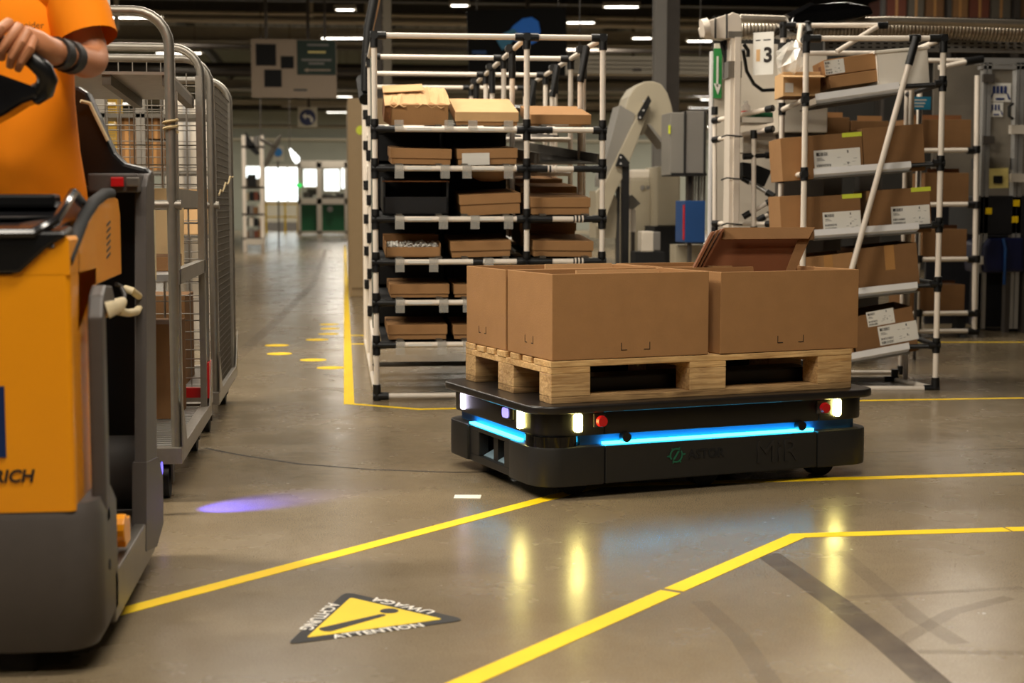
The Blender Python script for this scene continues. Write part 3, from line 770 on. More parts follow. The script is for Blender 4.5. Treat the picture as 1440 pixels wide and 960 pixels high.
# third shelf
trb = tag(empty('black_tray', (ony(585, 300, 7.8).x, 7.8, RZ[2] + .022), rot=Euler((TILT, 0, 0))), 'deep black open tray nearest the aisle on the third shelf of the pipe rack', 'tray')
part('tray_shell', 'black_tray', trb, lambda m: (m.box(-.165, .165, 0, .01, 0, .09), m.box(-.165, -.155, 0, .46, 0, .17), m.box(.155, .165, 0, .46, 0, .17), m.box(-.165, .165, .45, .46, 0, .17), m.box(-.165, .165, 0, .46, 0, .008)))
part('rim', 'card_edge', trb, lambda m: m.box(-.17, .17, .0, .006, .165, .172))
rackbox(647, 733, 304, 274, 'lidded carton with shredded front, inner one on the third shelf of the pipe rack', 2, roll=R(-2.5))
rackbox(746, 830, 304, 279, 'lidded carton on the third shelf, narrow bay of the pipe rack', 2)
# paper bundle above the third shelf
# fourth shelf: open carton with white parts
ob = tag(empty('open_carton', (ony(581, 362, 7.79).x, 7.79, RZ[3] + .022), rot=Euler((TILT, 0, 0))), 'open carton full of small white parts on the fourth shelf of the pipe rack', 'box')
part('walls', 'card', ob, lambda m: (m.box(-.14, .14, 0, .006, 0, .052), m.box(-.14, -.134, 0, .46, 0, .07), m.box(.134, .14, 0, .46, 0, .07), m.box(-.14, .14, .454, .46, 0, .085), m.box(-.14, .14, 0, .46, 0, .006)))
part('back_flap', 'card_dark', ob, lambda m: m.box(-.142, .142, .2, .206, .05, .1))
def bits(m):
    rn = random.Random(5)
    for i in range(260):
        x = rn.uniform(-.128, .128); y = rn.uniform(.01, .2); z = .045 + rn.uniform(0, .016) + y * .03; s = rn.uniform(.004, .009)
        m.cbox((0, 0, 0), (s, s, s * 1.6), Matrix.Translation((x, y, z)) @ Euler((rn.random() * 3, rn.random() * 3, rn.random() * 3)).to_matrix().to_4x4())
wb = part('white_parts', 'paper', ob, bits); wb['kind'] = 'stuff'
rackbox(634, 719, 363, 340, 'lidded carton, inner one on the fourth shelf of the pipe rack', 3, roll=R(-1.5))
rackbox(749, 834, 363, 340, 'lidded carton on the fourth shelf, narrow bay of the pipe rack', 3, roll=R(.8))
rackbox(548, 632, 419, 401, 'lidded carton nearest the aisle on the fifth shelf of the pipe rack', 4, tilt=R(1.2))
b3 = rackbox(638, 722, 419, 401, 'lidded carton partly behind the pallet load on the fifth shelf of the pipe rack', 4, tilt=R(1.2))
rackbox(545, 629, 476, 458, 'lidded carton nearest the aisle on the lowest shelf of the pipe rack', 5, tilt=R(1.2))
rackbox(637, 721, 476, 458, 'lidded carton partly behind the pallet load on the lowest shelf of the pipe rack', 5, tilt=R(1.2))
# added dark crate shapes for the shade behind the front row, and cartons behind those in the narrow bay
M('shade_black', (9, 9, 10), .6, var=.2)
rows_ = ['topmost', 'second', 'third', 'fourth', 'fifth', 'lowest']
for row in range(1, 6):
    for ci, (xa, xb) in enumerate(((.205, .55), (.57, .915))):
        top = RZ[row - 1] + .03; zz = RZ[row] + .05
        o = tag(empty('shade_filler', ((xa + xb) / 2, 8.42, zz)), 'crate shaped dark filler for shade on the %s shelf, %s' % (rows_[row], 'nearest the aisle' if ci == 0 else 'next to the narrow bay'), 'crate', 'dark shade fillers on the pipe rack')
        ww = (xb - xa) / 2; hh = top - zz
        part('shell', 'shade_black', o, lambda m: (m.box(-ww, ww, 0, .012, 0, hh), m.box(-ww, ww, .58, .592, 0, hh), m.box(-ww, -ww + .012, 0, .59, 0, hh), m.box(ww - .012, ww, 0, .59, 0, hh), m.box(-ww, ww, 0, .59, 0, .01)))
        part('rim', 'shade_black', o, lambda m: m.box(-ww - .006, ww + .006, -.008, .004, hh - .02, hh))
for row in range(1, 5):
    for k2, yy in enumerate((8.30, 8.90)):
        if row == 1: continue
        hh = .10 + .02 * random.random()
        shoebox('carton %s in the narrow bay on the %s shelf of the pipe rack' % (('second in line', 'third in line')[k2], rows_[row]), (1.14 + random.uniform(-.01, .01), yy, RZ[row] + .03 + math.tan(TILT) * (yy - RY[0])), .30, .44, hh, group='cartons further back in the narrow bay', mat='card_dark' if random.random() < .5 else 'card', lidh=.04)
tag(part('paper_bag', 'card_light', None, lambda m: m.sphere((0, 0, .06), .06, 14, 8, (2.0, 2.2, 1.0)), loc=(ony(690, 250, 8.0).x, 8.02, RZ[2] + .19), smooth=True), 'crumpled brown paper bag lying above the third shelf cartons', 'bag')

# ================================================================== second rack: tilted trays with labelled boxes
RA = CAMROT - R(1.0)
fr = fl(1312, 548)
rv = Vector((math.cos(RA), math.sin(RA), 0)); bv = Vector((-math.sin(RA), math.cos(RA), 0))
r2 = tag(empty('tray_rack', (fr.x, fr.y, 0), RA), 'white pipe rack with tilted grey trays full of labelled boxes', 'rack')
R2M = Matrix.Translation((fr.x, fr.y, 0)) @ Matrix.Rotation(RA, 4, 'Z')
def q2(px, py, y=0.): return local_hit(px, py, R2M, 1, y)
xl = q2(1130, 300).x; xr = q2(1321, 300).x
zt = q2(1230, 54).z
DP = .78
zt2 = q2(1097, 36, DP).z
for x, y, z in ((xl, 0, zt), (xr, 0, zt), (xl, DP, zt2), (xr, DP, zt)):
    pipe(r2, (x, y, .004), (x, y, z), 'post', r=.0155)
    part('foot', 'black_joint', r2, lambda m: m.tube([(x, y, 0), (x, y, .05)], .022, 10), smooth=True)
pipe(r2, (xr - .06, .42, .004), (xr - .06, .42, q2(1297, 108, .42).z), 'post')
pipe(r2, (xl, 0, zt), (xr, 0, zt), 'top_rail'); pipe(r2, (xl, DP, zt), (xr, DP, zt), 'top_rail')
pipe(r2, (xl, 0, zt), (xl, DP, zt), 'top_rail'); pipe(r2, (xr, 0, zt), (xr, DP, zt), 'top_rail')
xe = q2(1241, 36, DP).x
pipe(r2, (xl, DP, zt2), (xe, DP, zt2), 'top_rail'); joint(r2, (xe, DP, zt2), [(1, 0, 0), (-1, 0, 0)], .03); joint(r2, (xl, DP, zt2), [(1, 0, 0), (0, 0, -1)], .07)
pipe(r2, (xl + .1, DP, zt2), (xl - .0, .25, zt), 'brace')
joint(r2, (xl + .14, DP, zt2), [(0, 0, -1), (0, -.6, -.5)], .08)
pipe(r2, (xe - .02, DP, zt2), (xe - .28, DP - .1, zt2 - .16), 'brace')
for x, d in ((xl, 1), (xr, -1)): joint(r2, (x, 0, zt), [(d, 0, 0), (0, 0, -1), (0, 1, 0)], .075)
joint(r2, (xl, DP, zt), [(1, 0, 0), (0, -1, 0), (0, 0, -1), (0, 0, 1)], .06)
zb = q2(1260, 546).z
pipe(r2, (xl, 0, zb), (xr, 0, zb), 'base_rail'); pipe(r2, (xr, 0, zb), (xr - .12, .42, zb), 'base_rail'); pipe(r2, (xl, .42, zb), (xr - .1, .42, zb), 'base_rail'); pipe(r2, (xl, DP, zb), (xr, DP, zb), 'base_rail')
pipe(r2, (xl, 0, zb), (xl, DP, zb), 'base_rail')
joint(r2, (xr, 0, zb), [(-1, 0, 0), (0, 0, 1)], .06); joint(r2, (xr - .12, .42, zb), [(-1, 0, 0), (0, 0, 1)], .06)
# leaning pipe in front
la, lb = q2(1286, 62, -.03), q2(1194, 392, -.03)
pipe(r2, la, lb, 'leaning_pipe', r=.0155)
dd = (la - lb).normalized(); joint(r2, la - dd * .09, [dd], .13); joint(r2, (q2(1286, 54).x, 0, zt), [(1, 0, 0), (-1, 0, 0)], .03)
# trays
TR = [((1146, 132), (1264, 115), .063), ((1144, 237), (1281, 226.5), .058), ((1145, 323), (1292, 313), .058), ((1140, 412), (1290, 396), .058), ((1140, 506.5), (1278, 481.5), .06)]
TY = .03
TRF = []
for (a, c, hh) in TR:
    A = q2(*a, TY); C = q2(*c, TY)
    tl = math.atan2(C.z - A.z, C.x - A.x); ln = (C - A).length
    TRF.append((A, C, tl, hh))
    tr = part('tray_floor', 'galv_dark', r2, lambda m: m.box(0, ln, .0, .52, -hh, -hh + .01), loc=A, rot=(0, -tl, 0))
    part('tray_lip', 'alu_lip', r2, lambda m: m.add([(0, 0, 0), (ln, 0, 0), (ln, -.004, -hh * .55), (0, -.004, -hh * .55), (.005, .02, -hh), (ln - .02, .02, -hh), (0, .004, 0), (ln, .004, 0), (ln - .02, .024, -hh), (.005, .024, -hh)], [(0, 1, 2, 3), (3, 2, 5, 4), (0, 6, 7, 1), (6, 9, 8, 7), (4, 5, 8, 9), (0, 3, 4, 9, 6), (1, 7, 8, 5, 2)]), loc=A, rot=(0, -tl, 0))
    # side rails at both ends
    zA = A.z - hh * .5; zC = C.z - hh * .2
    pipe(r2, (xl, 0, zA), (xl, DP, zA - .005), 'side_rail'); joint(r2, (xl, 0, zA), [(0, 1, 0), (0, 0, 1), (0, 0, -1)], .035); joint(r2, (xl, DP, zA), [(0, -1, 0), (0, 0, 1), (0, 0, -1)], .035)
    pipe(r2, (C.x - .02, .05, zC - .012), (xr, .0, zC - .004), 'tray_arm', mat='black_joint', r=.013); joint(r2, (xr, 0, zC), [(-1, 0, 0), (0, 0, 1), (0, 0, -1)], .04)
    pipe(r2, (xr, 0, zC), (xr, DP, zC), 'side_rail', mat='black_joint')
def traybox(px0, px1, row, pyt0, label, d=.42, y=.06, mat='card_dark', lab=None, tagp=None, topless=True, tape_=False, yaw=0.):
    """box standing in a tilted tray: pixel columns of its front, pixel row of its top at the first column"""
    A, C, tl, hh = TRF[row]
    a = q2(px0, 300, y); c = q2(px1, 300, y)
    f0 = (a.x - A.x) / (C.x - A.x); zb0 = A.z + (C.z - A.z) * f0 - hh * .95
    w_ = (c.x - a.x) / math.cos(tl)
    h = (q2(px0, pyt0, y).z - zb0) * math.cos(tl)
    loc = R2M @ Vector((a.x, y, zb0))
    o = tag(empty('labelled_box', loc, rot=(Matrix.Rotation(RA, 3, 'Z') @ Matrix.Rotation(-tl, 3, 'Y')).to_euler()), label, 'box', 'boxes on the tilted trays')
    th = .005
    part('front_wall', mat, o, lambda m: m.box(0, w_, 0, th, 0, h), bevel=.002)
    part('back_wall', mat, o, lambda m: m.box(0, w_, d - th, d, 0, h), bevel=.002)
    part('side_wall', 'card', o, lambda m: m.box(0, th, th * .5, d - th * .5, 0, h), bevel=.002)  # left wall lighter: light from that side put into the colour
    part('side_wall', mat, o, lambda m: m.box(w_ - th, w_, th * .5, d - th * .5, 0, h), bevel=.002)
    part('bottom', mat, o, lambda m: m.box(th, w_ - th, th, d - th, 0, th))
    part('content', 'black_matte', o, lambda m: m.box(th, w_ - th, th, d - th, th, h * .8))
    mo = R2M @ Matrix.Translation((a.x, y, zb0)) @ Matrix.Rotation(-tl, 4, 'Y')
    if lab:
        for (x0, y0_, wp, hp_, sd) in lab:
            P = local_hit(x0, y0_, mo, 1, 0.)
            sticker(o, P.x, P.z, wp / 272., hp_ / 272., -.0004 - .0008 * (sd == 5), sd)
    if tagp:
        P = local_hit(tagp[0], tagp[1], mo, 1, 0.); part('yellow_tag', 'tag_yellow', o, lambda m: m.box(P.x, P.x + .105, -.0012, .0, h - .022, h + .001))
    if tape_: part('packing_tape', 'tape_brown', o, lambda m: m.box(w_ * .46, w_ * .62, -.0009, 0, h * .5, h))
    return o
traybox(1136, 1214, 1, 191, 'open box with long white shipping label and yellow tag on the second tray', lab=[(1146, 244, 67, 33, 1)], tagp=(1184, 190))
traybox(1215, 1300, 1, 180, 'plain tall box on the second tray, behind the leaning pipe')
traybox(1100, 1132, 1, 194, 'lighter box peeking out between the two posts on the second tray', mat='card', y=.2)
traybox(1136, 1213, 2, 277, 'open box with white shipping label and yellow tag on the third tray', lab=[(1158, 326, 55, 28, 2)], tagp=(1184, 276))
traybox(1226, 1311, 2, 268, 'box with white shipping label on the third tray beside the leaning pipe', lab=[(1254, 318, 56, 28, 3)], tagp=(1281, 267))
traybox(1100, 1132, 2, 276, 'lighter box peeking out between the two posts on the third tray', mat='card', y=.2)
traybox(1131, 1207, 3, 362, 'worn box on the fourth tray, partly behind the pallet load', mat='card', tape_=True)
traybox(1212, 1297, 3, 349, 'taped box without label on the fourth tray', tape_=True)
traybox(1211, 1297, 4, 444, 'box with two overlapping white labels on the lowest tray', lab=[(1221, 460, 40, 22, 4), (1238, 486, 57, 28, 5)])
traybox(1150, 1207, 4, 452, 'box mostly hidden by the pallet load on the lowest tray', mat='card')
# top tray: two flat cartons, an open carton with film, a white bin
def flat(px0, px1, pyb, pyt, y, d, label, lab=None, tl=None, mat='card', name='flat_carton'):
    tl = TRF[0][2] if tl is None else tl
    a = q2(px0, pyb, y); c = q2(px1, pyb, y); t = q2(px0, pyt, y); w_ = (c.x - a.x) / math.cos(tl); h = (t.z - a.z) * math.cos(tl)
    o = tag(empty(name, R2M @ Vector((a.x, y, a.z)), rot=(Matrix.Rotation(RA, 3, 'Z') @ Matrix.Rotation(-tl, 3, 'Y')).to_euler()), label, 'box')
    part('body', mat, o, lambda m: m.box(0, w_, 0, d, 0, h), bevel=.003)
    part('end_slot', 'card_edge', o, lambda m: m.box(-.001, .003, d * .3, d * .5, h * .4, h * .7))
    if lab: sticker(o, *lab, -.0005, 9)
    return o
flat(1168, 1243, 124, 107, .07, .36, 'long flat brown carton lying in the top tray')
flat(1161, 1233, 107, 84, .08, .34, 'flat brown carton with white label lying on the long carton', lab=(.0, .005, .105, .075))
p0 = q2(1125, 136, .2)
o = open_box('open_carton', 'small open orange brown carton under plastic film in the top tray', 'box', R2M @ Vector((p0.x, .3, p0.z)), RA, .2, .3, .13, 'card_light')
part('flap', 'card_light', o, lambda m: m.box(-.12, .1, -.28, -.15, .128, .132), rot=(R(8), 0, 0))
sticker(o, -.09, .02, .045, .05, -.1505, plain=True)
M('film', (240, 236, 226), .12, var=.1, alpha=.45, spec=1.)
def film(m):
    rn = random.Random(11); rows = []
    for i in range(1, 8):
        t = math.pi * i / 8; rows.append([(.075 * math.sin(t) * math.cos(2 * math.pi * j / 14) * rn.uniform(.6, 1.3), .1 * math.sin(t) * math.sin(2 * math.pi * j / 14) * rn.uniform(.6, 1.3), .1 - .1 * math.cos(t) + rn.uniform(-.015, .015)) for j in range(14)])
    m.loft(rows)
pf = R2M @ Vector((q2(1112, 116, .25).x, .2, p0.z + .1))
tag(part('plastic_film', 'film', None, film, loc=pf), 'crumpled clear plastic film on the small open carton', 'film')
M('bin_white', (236, 228, 214), .5, var=.04)
pb = [q2(1236, 126, .05), q2(1308, 120, .05)]
bn = tag(empty('white_bin', R2M @ Vector((pb[0].x, .05, pb[0].z)), rot=(Matrix.Rotation(RA, 3, 'Z') @ Matrix.Rotation(-R(5), 3, 'Y')).to_euler()), 'white plastic bin at the end of the top tray', 'bin')
bw = pb[1].x - pb[0].x
def bin_fn(m):
    t = .006
    for (x0, x1, y0, y1) in ((0, bw, 0, t), (0, bw, .3, .3 + t), (0, t, 0, .3), (bw - t, bw, 0, .3)): m.box(x0, x1, y0, y1, 0, .2)
    m.box(0, bw, 0, .3, 0, t)
part('shell', 'bin_white', bn, bin_fn, bevel=.002)
part('rim', 'bin_white', bn, lambda m: (m.box(-.012, bw + .012, -.012, .002, .19, .205), m.box(-.012, bw + .012, .3, .316, .19, .205), m.box(-.012, .002, -.012, .316, .19, .205), m.box(bw - .002, bw + .012, -.012, .316, .19, .205)), bevel=.004)
# ================================================================== yellow tow tractor
M('truck_yellow', (246, 158, 6), .38, var=.04, scale=6, coat=.2)
M('truck_grey', (76, 70, 66), .5, var=.08, scale=30, bump=.03, bscale=200)
M('truck_black', (17, 17, 18), .3, var=.2, scale=12)
M('truck_gloss', (26, 26, 28), .16, var=.2, scale=6)
M('truck_steel', (120, 114, 106), .4, .6, var=.15, scale=10)
M('truck_blue', (8, 40, 92), .4)
M('cable_cream', (214, 196, 156), .5, var=.1)
M('rubber', (20, 19, 18), .8, var=.2)
TX, TY0 = -.5, 3.2
trk = tag(empty('tow_tractor', (TX - .4, TY0 + .6, 0)), 'yellow and black stand-on tow tractor at the edge of the view', 'vehicle')
TO = Vector((TX - .4, TY0 + .6, 0))
def T(p): return tuple(Vector(p) - TO)
def tp(name, mat, fn, **k):
    b = MB(); fn(b); b.v = [T(v) for v in b.v]; return b.build(name, mat, trk, **k)
XL = TX - .8
# plan outlines (world x,y): nose with rounded corners
def plan(x0, x1, y0, y1, r, n=6):
    pts = [(x1, y1), (x0, y1)]
    for i in range(n + 1):
        a = R(180 + 90 * i / n); pts.append((x0 + r + r * math.cos(a), y0 + r + r * math.sin(a)))
    for i in range(n + 1):
        a = R(270 + 90 * i / n); pts.append((x1 - r + r * math.cos(a), y0 + r + r * math.sin(a)))
    return pts
# lower grey bumper
def bumper(b):
    rings = []
    for z, e in ((.05, .02), (.09, .0), (.33, .0), (.362, .012)):
        rings.append([(p[0], p[1], z) for p in plan(XL + e, TX - e, TY0 - .0 + e, TY0 + .24, .075)])
    b.loft(rings)
tp('bumper', 'truck_grey', bumper, smooth=True)
tp('bumper_bolt', 'black_matte', lambda b: b.tube([(TX - .004, TY0 + .12, .21), (TX + .002, TY0 + .12, .21)], .012, 12))
# yellow hood: front body and the rising shoulder
HX = TX - .048
def hood(b):
    rings = []
    pl = plan(XL + .05, HX, TY0 + .005, TY0 + .34, .014)
    for z, e in ((.35, .0), (.84, .0)):
        rings.append([(p[0], p[1], z) for p in pl])
    b.loft(rings)
tp('hood', 'truck_yellow', hood, smooth=True)
def side_outline(y, pts):  # profile in the YZ plane
    return pts
def prof_x(b, prof, x0, x1):
    n = len(prof); v = [(x0, p[0], p[1]) for p in prof] + [(x1, p[0], p[1]) for p in prof]
    b.add(v, [tuple(range(n)), tuple(range(n, 2 * n))[::-1]] + [(i, i + n, (i + 1) % n + n, (i + 1) % n) for i in range(n)])
# shoulder panel on the side (yellow, seen edge on): rises towards the back
def pz(px, py, x=HX): q = onx(px, py, x); return (q.y, q.z)
sh = [pz(110, 470), pz(110, 352), pz(122, 318), pz(136, 292), pz(150, 279), pz(160, 276), pz(166, 280), pz(169, 300), pz(171, 385), pz(150, 394), pz(132, 402)]
tp('shoulder_panel', 'truck_yellow', lambda b: prof_x(b, sh, HX - .012, HX), bevel=.003)
tp('shoulder_trim', 'black_matte', lambda b: b.tube([(HX - .01, *pz(100, 368)), (HX - .01, *pz(112, 338)), (HX - .01, *pz(124, 306)), (HX - .01, *pz(138, 284)), (HX - .01, *pz(152, 273)), (HX - .01, *pz(161, 272))], .014, 10), smooth=True)
for i in range(6):
    q = onx(153, 315 + 9 * i, HX + .001)
    tp('vent_slot', 'black_matte', lambda b: b.add([(HX + .001, q.y - .03, q.z - .006), (HX + .001, q.y + .03, q.z + .004), (HX + .001, q.y + .03, q.z + .009), (HX + .001, q.y - .03, q.z - .001), (HX - .002, q.y - .03, q.z - .006), (HX - .002, q.y + .03, q.z + .004), (HX - .002, q.y + .03, q.z + .009), (HX - .002, q.y - .03, q.z - .001)], [(0, 1, 2, 3), (7, 6, 5, 4), (0, 4, 5, 1), (1, 5, 6, 2), (2, 6, 7, 3), (3, 7, 4, 0)]))
# black dashboard on top: front apron, sloping tray with a recess, rear ledge
za = ony(30, 384, TY0).z; zb_ = ony(30, 346, TY0 + .01).z; zc_ = .985
def apron(b):
    b.add([(XL + .05, TY0 - .004, za), (HX - .10, TY0 - .004, za), (HX - .045, TY0 - .004, za + .05), (HX - .005, TY0 - .004, zb_ + .02), (HX - .008, TY0 + .0, zb_ + .03), (XL + .05, TY0, zb_ + .02)] + [(XL + .05, TY0 + .1, za), (HX - .10, TY0 + .1, za), (HX - .045, TY0 + .1, za + .05), (HX - .005, TY0 + .1, zb_ + .02), (HX - .008, TY0 + .1, zb_ + .04), (XL + .05, TY0 + .1, zb_ + .03)],
          [(0, 1, 2, 3, 4, 5), (11, 10, 9, 8, 7, 6)] + [(i, i + 6, (i + 1) % 6 + 6, (i + 1) % 6) for i in range(6)])
tp('hood_corner', 'truck_yellow', lambda b: b.add([(p[0], yy, p[1]) for yy in (TY0 + .005, TY0 + .12) for p in ((HX - .12, .839), (HX, .839), (HX, zb_ + .012), (HX - .006, zb_ + .02), (HX - .045, za + .055), (HX - .10, za + .004))], [(0, 1, 2, 3, 4, 5), (11, 10, 9, 8, 7, 6)] + [(i, i + 6, (i + 1) % 6 + 6, (i + 1) % 6) for i in range(6)]))
tp('dash_apron', 'truck_black', apron, bevel=.006)
def dash(b):
    prof = [(TY0 + .0, zb_), (TY0 + .015, zb_ + .028), (TY0 + .12, zb_ + .045), (TY0 + .34, zc_ - .03), (TY0 + .42, zc_ + .005), (TY0 + .46, zc_ + .005), (TY0 + .46, zb_ - .1), (TY0 + .1, zb_ - .1)]
    prof_x(b, prof, XL + .05, HX - .03)
tp('dashboard', 'truck_gloss', dash, smooth=True)
def recess(b):
    y0, y1 = TY0 + .15, TY0 + .33
    z0, z1 = zb_ + .054, zc_ - .031
    b.add([(XL + .1, y0, z0), (HX - .13, y0, z0), (HX - .09, y1, z1), (XL + .1, y1, z1), (XL + .1, y0, z0 + .004), (HX - .13, y0, z0 + .004), (HX - .09, y1, z1 + .004), (XL + .1, y1, z1 + .004)], [(0, 1, 2, 3), (7, 6, 5, 4), (0, 4, 5, 1), (1, 5, 6, 2), (2, 6, 7, 3), (3, 7, 4, 0)])
tp('dash_recess', 'black_matte', recess)
tp('dash_ledge', 'truck_black', lambda b: b.box(XL + .05, HX - .09, TY0 + .36, TY0 + .44, zc_ - .01, zc_ + .022), bevel=.008)
tp('dash_rim', 'truck_gloss', lambda b: b.tube([(XL + .05, TY0 - .002, zb_ + .022), (HX - .07, TY0 - .002, zb_ + .026), (HX - .03, TY0 + .03, zb_ + .05), (HX - .022, TY0 + .2, zb_ + .11), (HX - .03, TY0 + .36, zc_)], .011, 8), smooth=True)
# grey guard bar on the side, hooked at the top
g = [(TX - .02, TY0 + .33, .802), (TX - .018, TY0 + .23, .808), (TX - .014, TY0 + .16, .790), (TX - .012, TY0 + .125, .745), (TX - .012, TY0 + .125, .30)]
def guard(b):
    for (p, q) in zip(g[:-1], g[1:]): pass
    v = []; f = []
    for (x, y, z) in g:
        v += [(x - .02, y - .022, z - .0), (x + .012, y - .022, z - .0), (x + .012, y + .03, z - .04 if z > .76 else z), (x - .02, y + .03, z - .04 if z > .76 else z)]
    for i in range(len(g) - 1):
        for j in range(4): f.append((i * 4 + j, i * 4 + (j + 1) % 4, i * 4 + 4 + (j + 1) % 4, i * 4 + 4 + j))
    f += [(0, 1, 2, 3), tuple(range(len(g) * 4 - 4, len(g) * 4))[::-1]]
    b.add(v, f)
tp('guard_bar', 'truck_grey', guard, bevel=.006)
tp('inner_strip', 'truck_yellow', lambda b: b.box(TX - .03, TX - .012, TY0 + .145, TY0 + .175, .22, .70))
# inside of the driver's place
YR = 4.16
tp('hood_back', 'truck_black', lambda b: b.box(XL + .06, TX - .10, TY0 + .3, TY0 + .36, .18, .86))
tp('rear_wall', 'truck_black', lambda b: b.box(XL, TX - .035, YR, YR + .1, .36, 1.03))
tp('rear_foot', 'truck_grey', lambda b: b.tube([(XL, YR + .06, .27), (TX - .03, YR + .06, .27)], .115, 20), smooth=True)
tp('platform', 'truck_grey', lambda b: b.box(XL, TX - .02, TY0 + .2, YR + .12, .10, .145))
for i in range(4):
    tp('platform_rib', 'rubber', lambda b: b.box(XL + .05, TX - .06, TY0 + .42 + i * .12, TY0 + .44 + i * .12, .145, .15))
def skirt(b):
    prof = [(TY0 + .2, .06), (YR - .05, .06), (YR + .02, .075), (YR + .16, .12), (YR + .16, .2), (YR + .05, .21), (YR - .02, .17), (TY0 + .2, .17)]
    prof_x(b, prof, TX - .03, TX)
tp('side_skirt', 'truck_steel', skirt, bevel=.004)
# rear grey side plate with worn edge
rp = [pz(206, 660, TX), pz(206, 262, TX), pz(209, 246, TX), pz(214, 240, TX), pz(217, 246, TX), pz(219, 400, TX), pz(221, 660, TX)]
tp('rear_side_plate', 'truck_grey', lambda b: prof_x(b, rp, TX - .03, TX), bevel=.003)
tp('rear_lobe', 'truck_grey', lambda b: prof_x(b, [pz(205, 775, TX), pz(205, 650, TX), pz(222, 642, TX), pz(228, 668, TX), pz(229, 735, TX), pz(220, 768, TX)], TX - .034, TX + .002))
tp('worn_edge', 'cable_cream', lambda b: b.box(TX - .002, TX + .002, pz(219, 380, TX)[0] - .012, pz(219, 380, TX)[0] + .002, .78, .97))
# backrest and console
def ba(px, py): q = ony(px, py, YR + .03); return (q.x, q.z)
bk = [ba(60, 262), ba(60, 120), ba(112, 122), ba(124, 130), ba(140, 165), ba(152, 195), ba(162, 215), ba(176, 229), ba(205, 236), ba(212, 243), ba(212, 262)]
def backrest(b):
    n = len(bk); v = [(p[0], YR + .02, p[1]) for p in bk] + [(p[0], YR + .1, p[1]) for p in bk]
    b.add(v, [tuple(range(n)), tuple(range(n, 2 * n))[::-1]] + [(i, i + n, (i + 1) % n + n, (i + 1) % n) for i in range(n)])
tp('backrest', 'truck_black', backrest, bevel=.01)
tp('backrest_seam', 'cable_cream', lambda b: b.tube([(ba(116, 143)[0], YR + .0, ba(116, 143)[1]), (ba(128, 146)[0], YR + .01, ba(128, 146)[1]), (ba(137, 165)[0], YR + .012, ba(137, 165)[1]), (ba(153, 198)[0], YR + .014, ba(153, 198)[1])], .005, 6), smooth=True)
zq = ony(175, 256, YR).z
tp('console', 'truck_grey', lambda b: b.box(ba(138, 256)[0], ba(205, 256)[0], YR - .14, YR + .02, zq - .028, zq + .02), bevel=.005)
q = ony(172, 257, YR - .07); tp('red_switch', 'red', lambda b: b.box(q.x - .018, q.x + .014, YR - .152, YR - .138, zq - .014, zq + .01), bevel=.003)
q = ony(192, 256, YR - .07); tp('grey_switch', 'truck_steel', lambda b: b.box(q.x - .016, q.x + .016, YR - .152, YR - .138, zq - .014, zq + .01), bevel=.003)
# charging cable and plug
cp = [onx(143, 436, TX - .03), onx(150, 434, TX + .0), onx(165, 430, TX - .02), onx(172, 424, TX - .03)]
tp('plug', 'cable_cream', lambda b: b.tube(cp, [.02, .022, .018, .012], 12), smooth=True)
loopc = [onx(166, 437, TX - .03), onx(180, 440, TX - .02), onx(192, 438, TX - .02), onx(198, 428, TX - .02), onx(195, 416, TX - .02), onx(186, 409, TX - .03), onx(176, 406, TX - .05)]
tp('charging_cable', 'cable_cream', lambda b: b.tube(loopc, .010, 10), smooth=True)
tp('cable_clip', 'truck_grey', lambda b: b.tube([onx(163, 399, TX - .06), onx(170, 403, TX - .05), onx(175, 414, TX - .04), onx(174, 424, TX - .04)], .006, 8), smooth=True)
# yellow foot lever
q = onx(157, 775, TX - .03)
tp('foot_lever', 'truck_yellow', lambda b: (b.tube([(TX - .04, q.y - .06, .1), (TX - .04, q.y - .02, .26)], .018, 10), b.tube([(TX - .05, q.y, .24), (TX + .004, q.y + .0, .24)], .032, 14), b.box(TX - .04, TX - .0, q.y + .02, q.y + .1, .19, .25)), bevel=.003)
# wheels under the tractor
for x, y in ((TX - .14, TY0 + .3), (XL + .14, TY0 + .3), (TX - .12, YR - .06), (XL + .12, YR - .06)):
    tp('wheel', 'rubber', lambda b: b.tube([(x - .05, y, .05 + .03), (x + .05, y, .05 + .03)], .08, 16), smooth=True)
# marks on the nose
qa = ony(6, 543, TY0 + .004); qb = ony(0, 643, TY0 + .004)
tp('blue_badge', 'truck_blue', lambda b: b.box(qa.x - .15, qa.x, TY0 + .0025, TY0 + .006, qb.z, qa.z))
q = ony(47, 677, TY0 + .003)
o = text('lettering', 'JUNGHEINRICH', .036, 'ink', trk, T((q.x, TY0 + .0035, q.z)), UPRIGHT, shear=.2, align='RIGHT', bold=.001); o['label'] = 'black JUNGHEINRICH lettering'
# steering head and post
def stz(px, py, y): q = ony(px, py, y); return Vector((q.x, y, q.z))
SY = 3.52
hd = [(-120, 95), (0, 104), (22, 112), (47, 121), (58, 128), (52, 138), (30, 146), (8, 160), (-20, 175), (-120, 170)]
def head(b):
    P = [stz(x, y, SY) for x, y in hd]; n = len(P); v = [tuple(p) for p in P] + [(p.x, p.y + .10, p.z) for p in P]
    b.add(v, [tuple(range(n)), tuple(range(n, 2 * n))[::-1]] + [(i, i + n, (i + 1) % n + n, (i + 1) % n) for i in range(n)])
tp('steering_head', 'truck_gloss', head, bevel=.012, seg=3)
GR = [stz(48, 134, SY + .03), stz(62, 126, SY + .02), stz(67, 112, SY + .01), stz(62, 99, SY), stz(50, 88, SY), stz(36, 78, SY), stz(15, 66, SY), stz(-15, 52, SY), stz(-60, 44, SY), stz(-110, 60, SY), stz(-125, 100, SY + .02)]
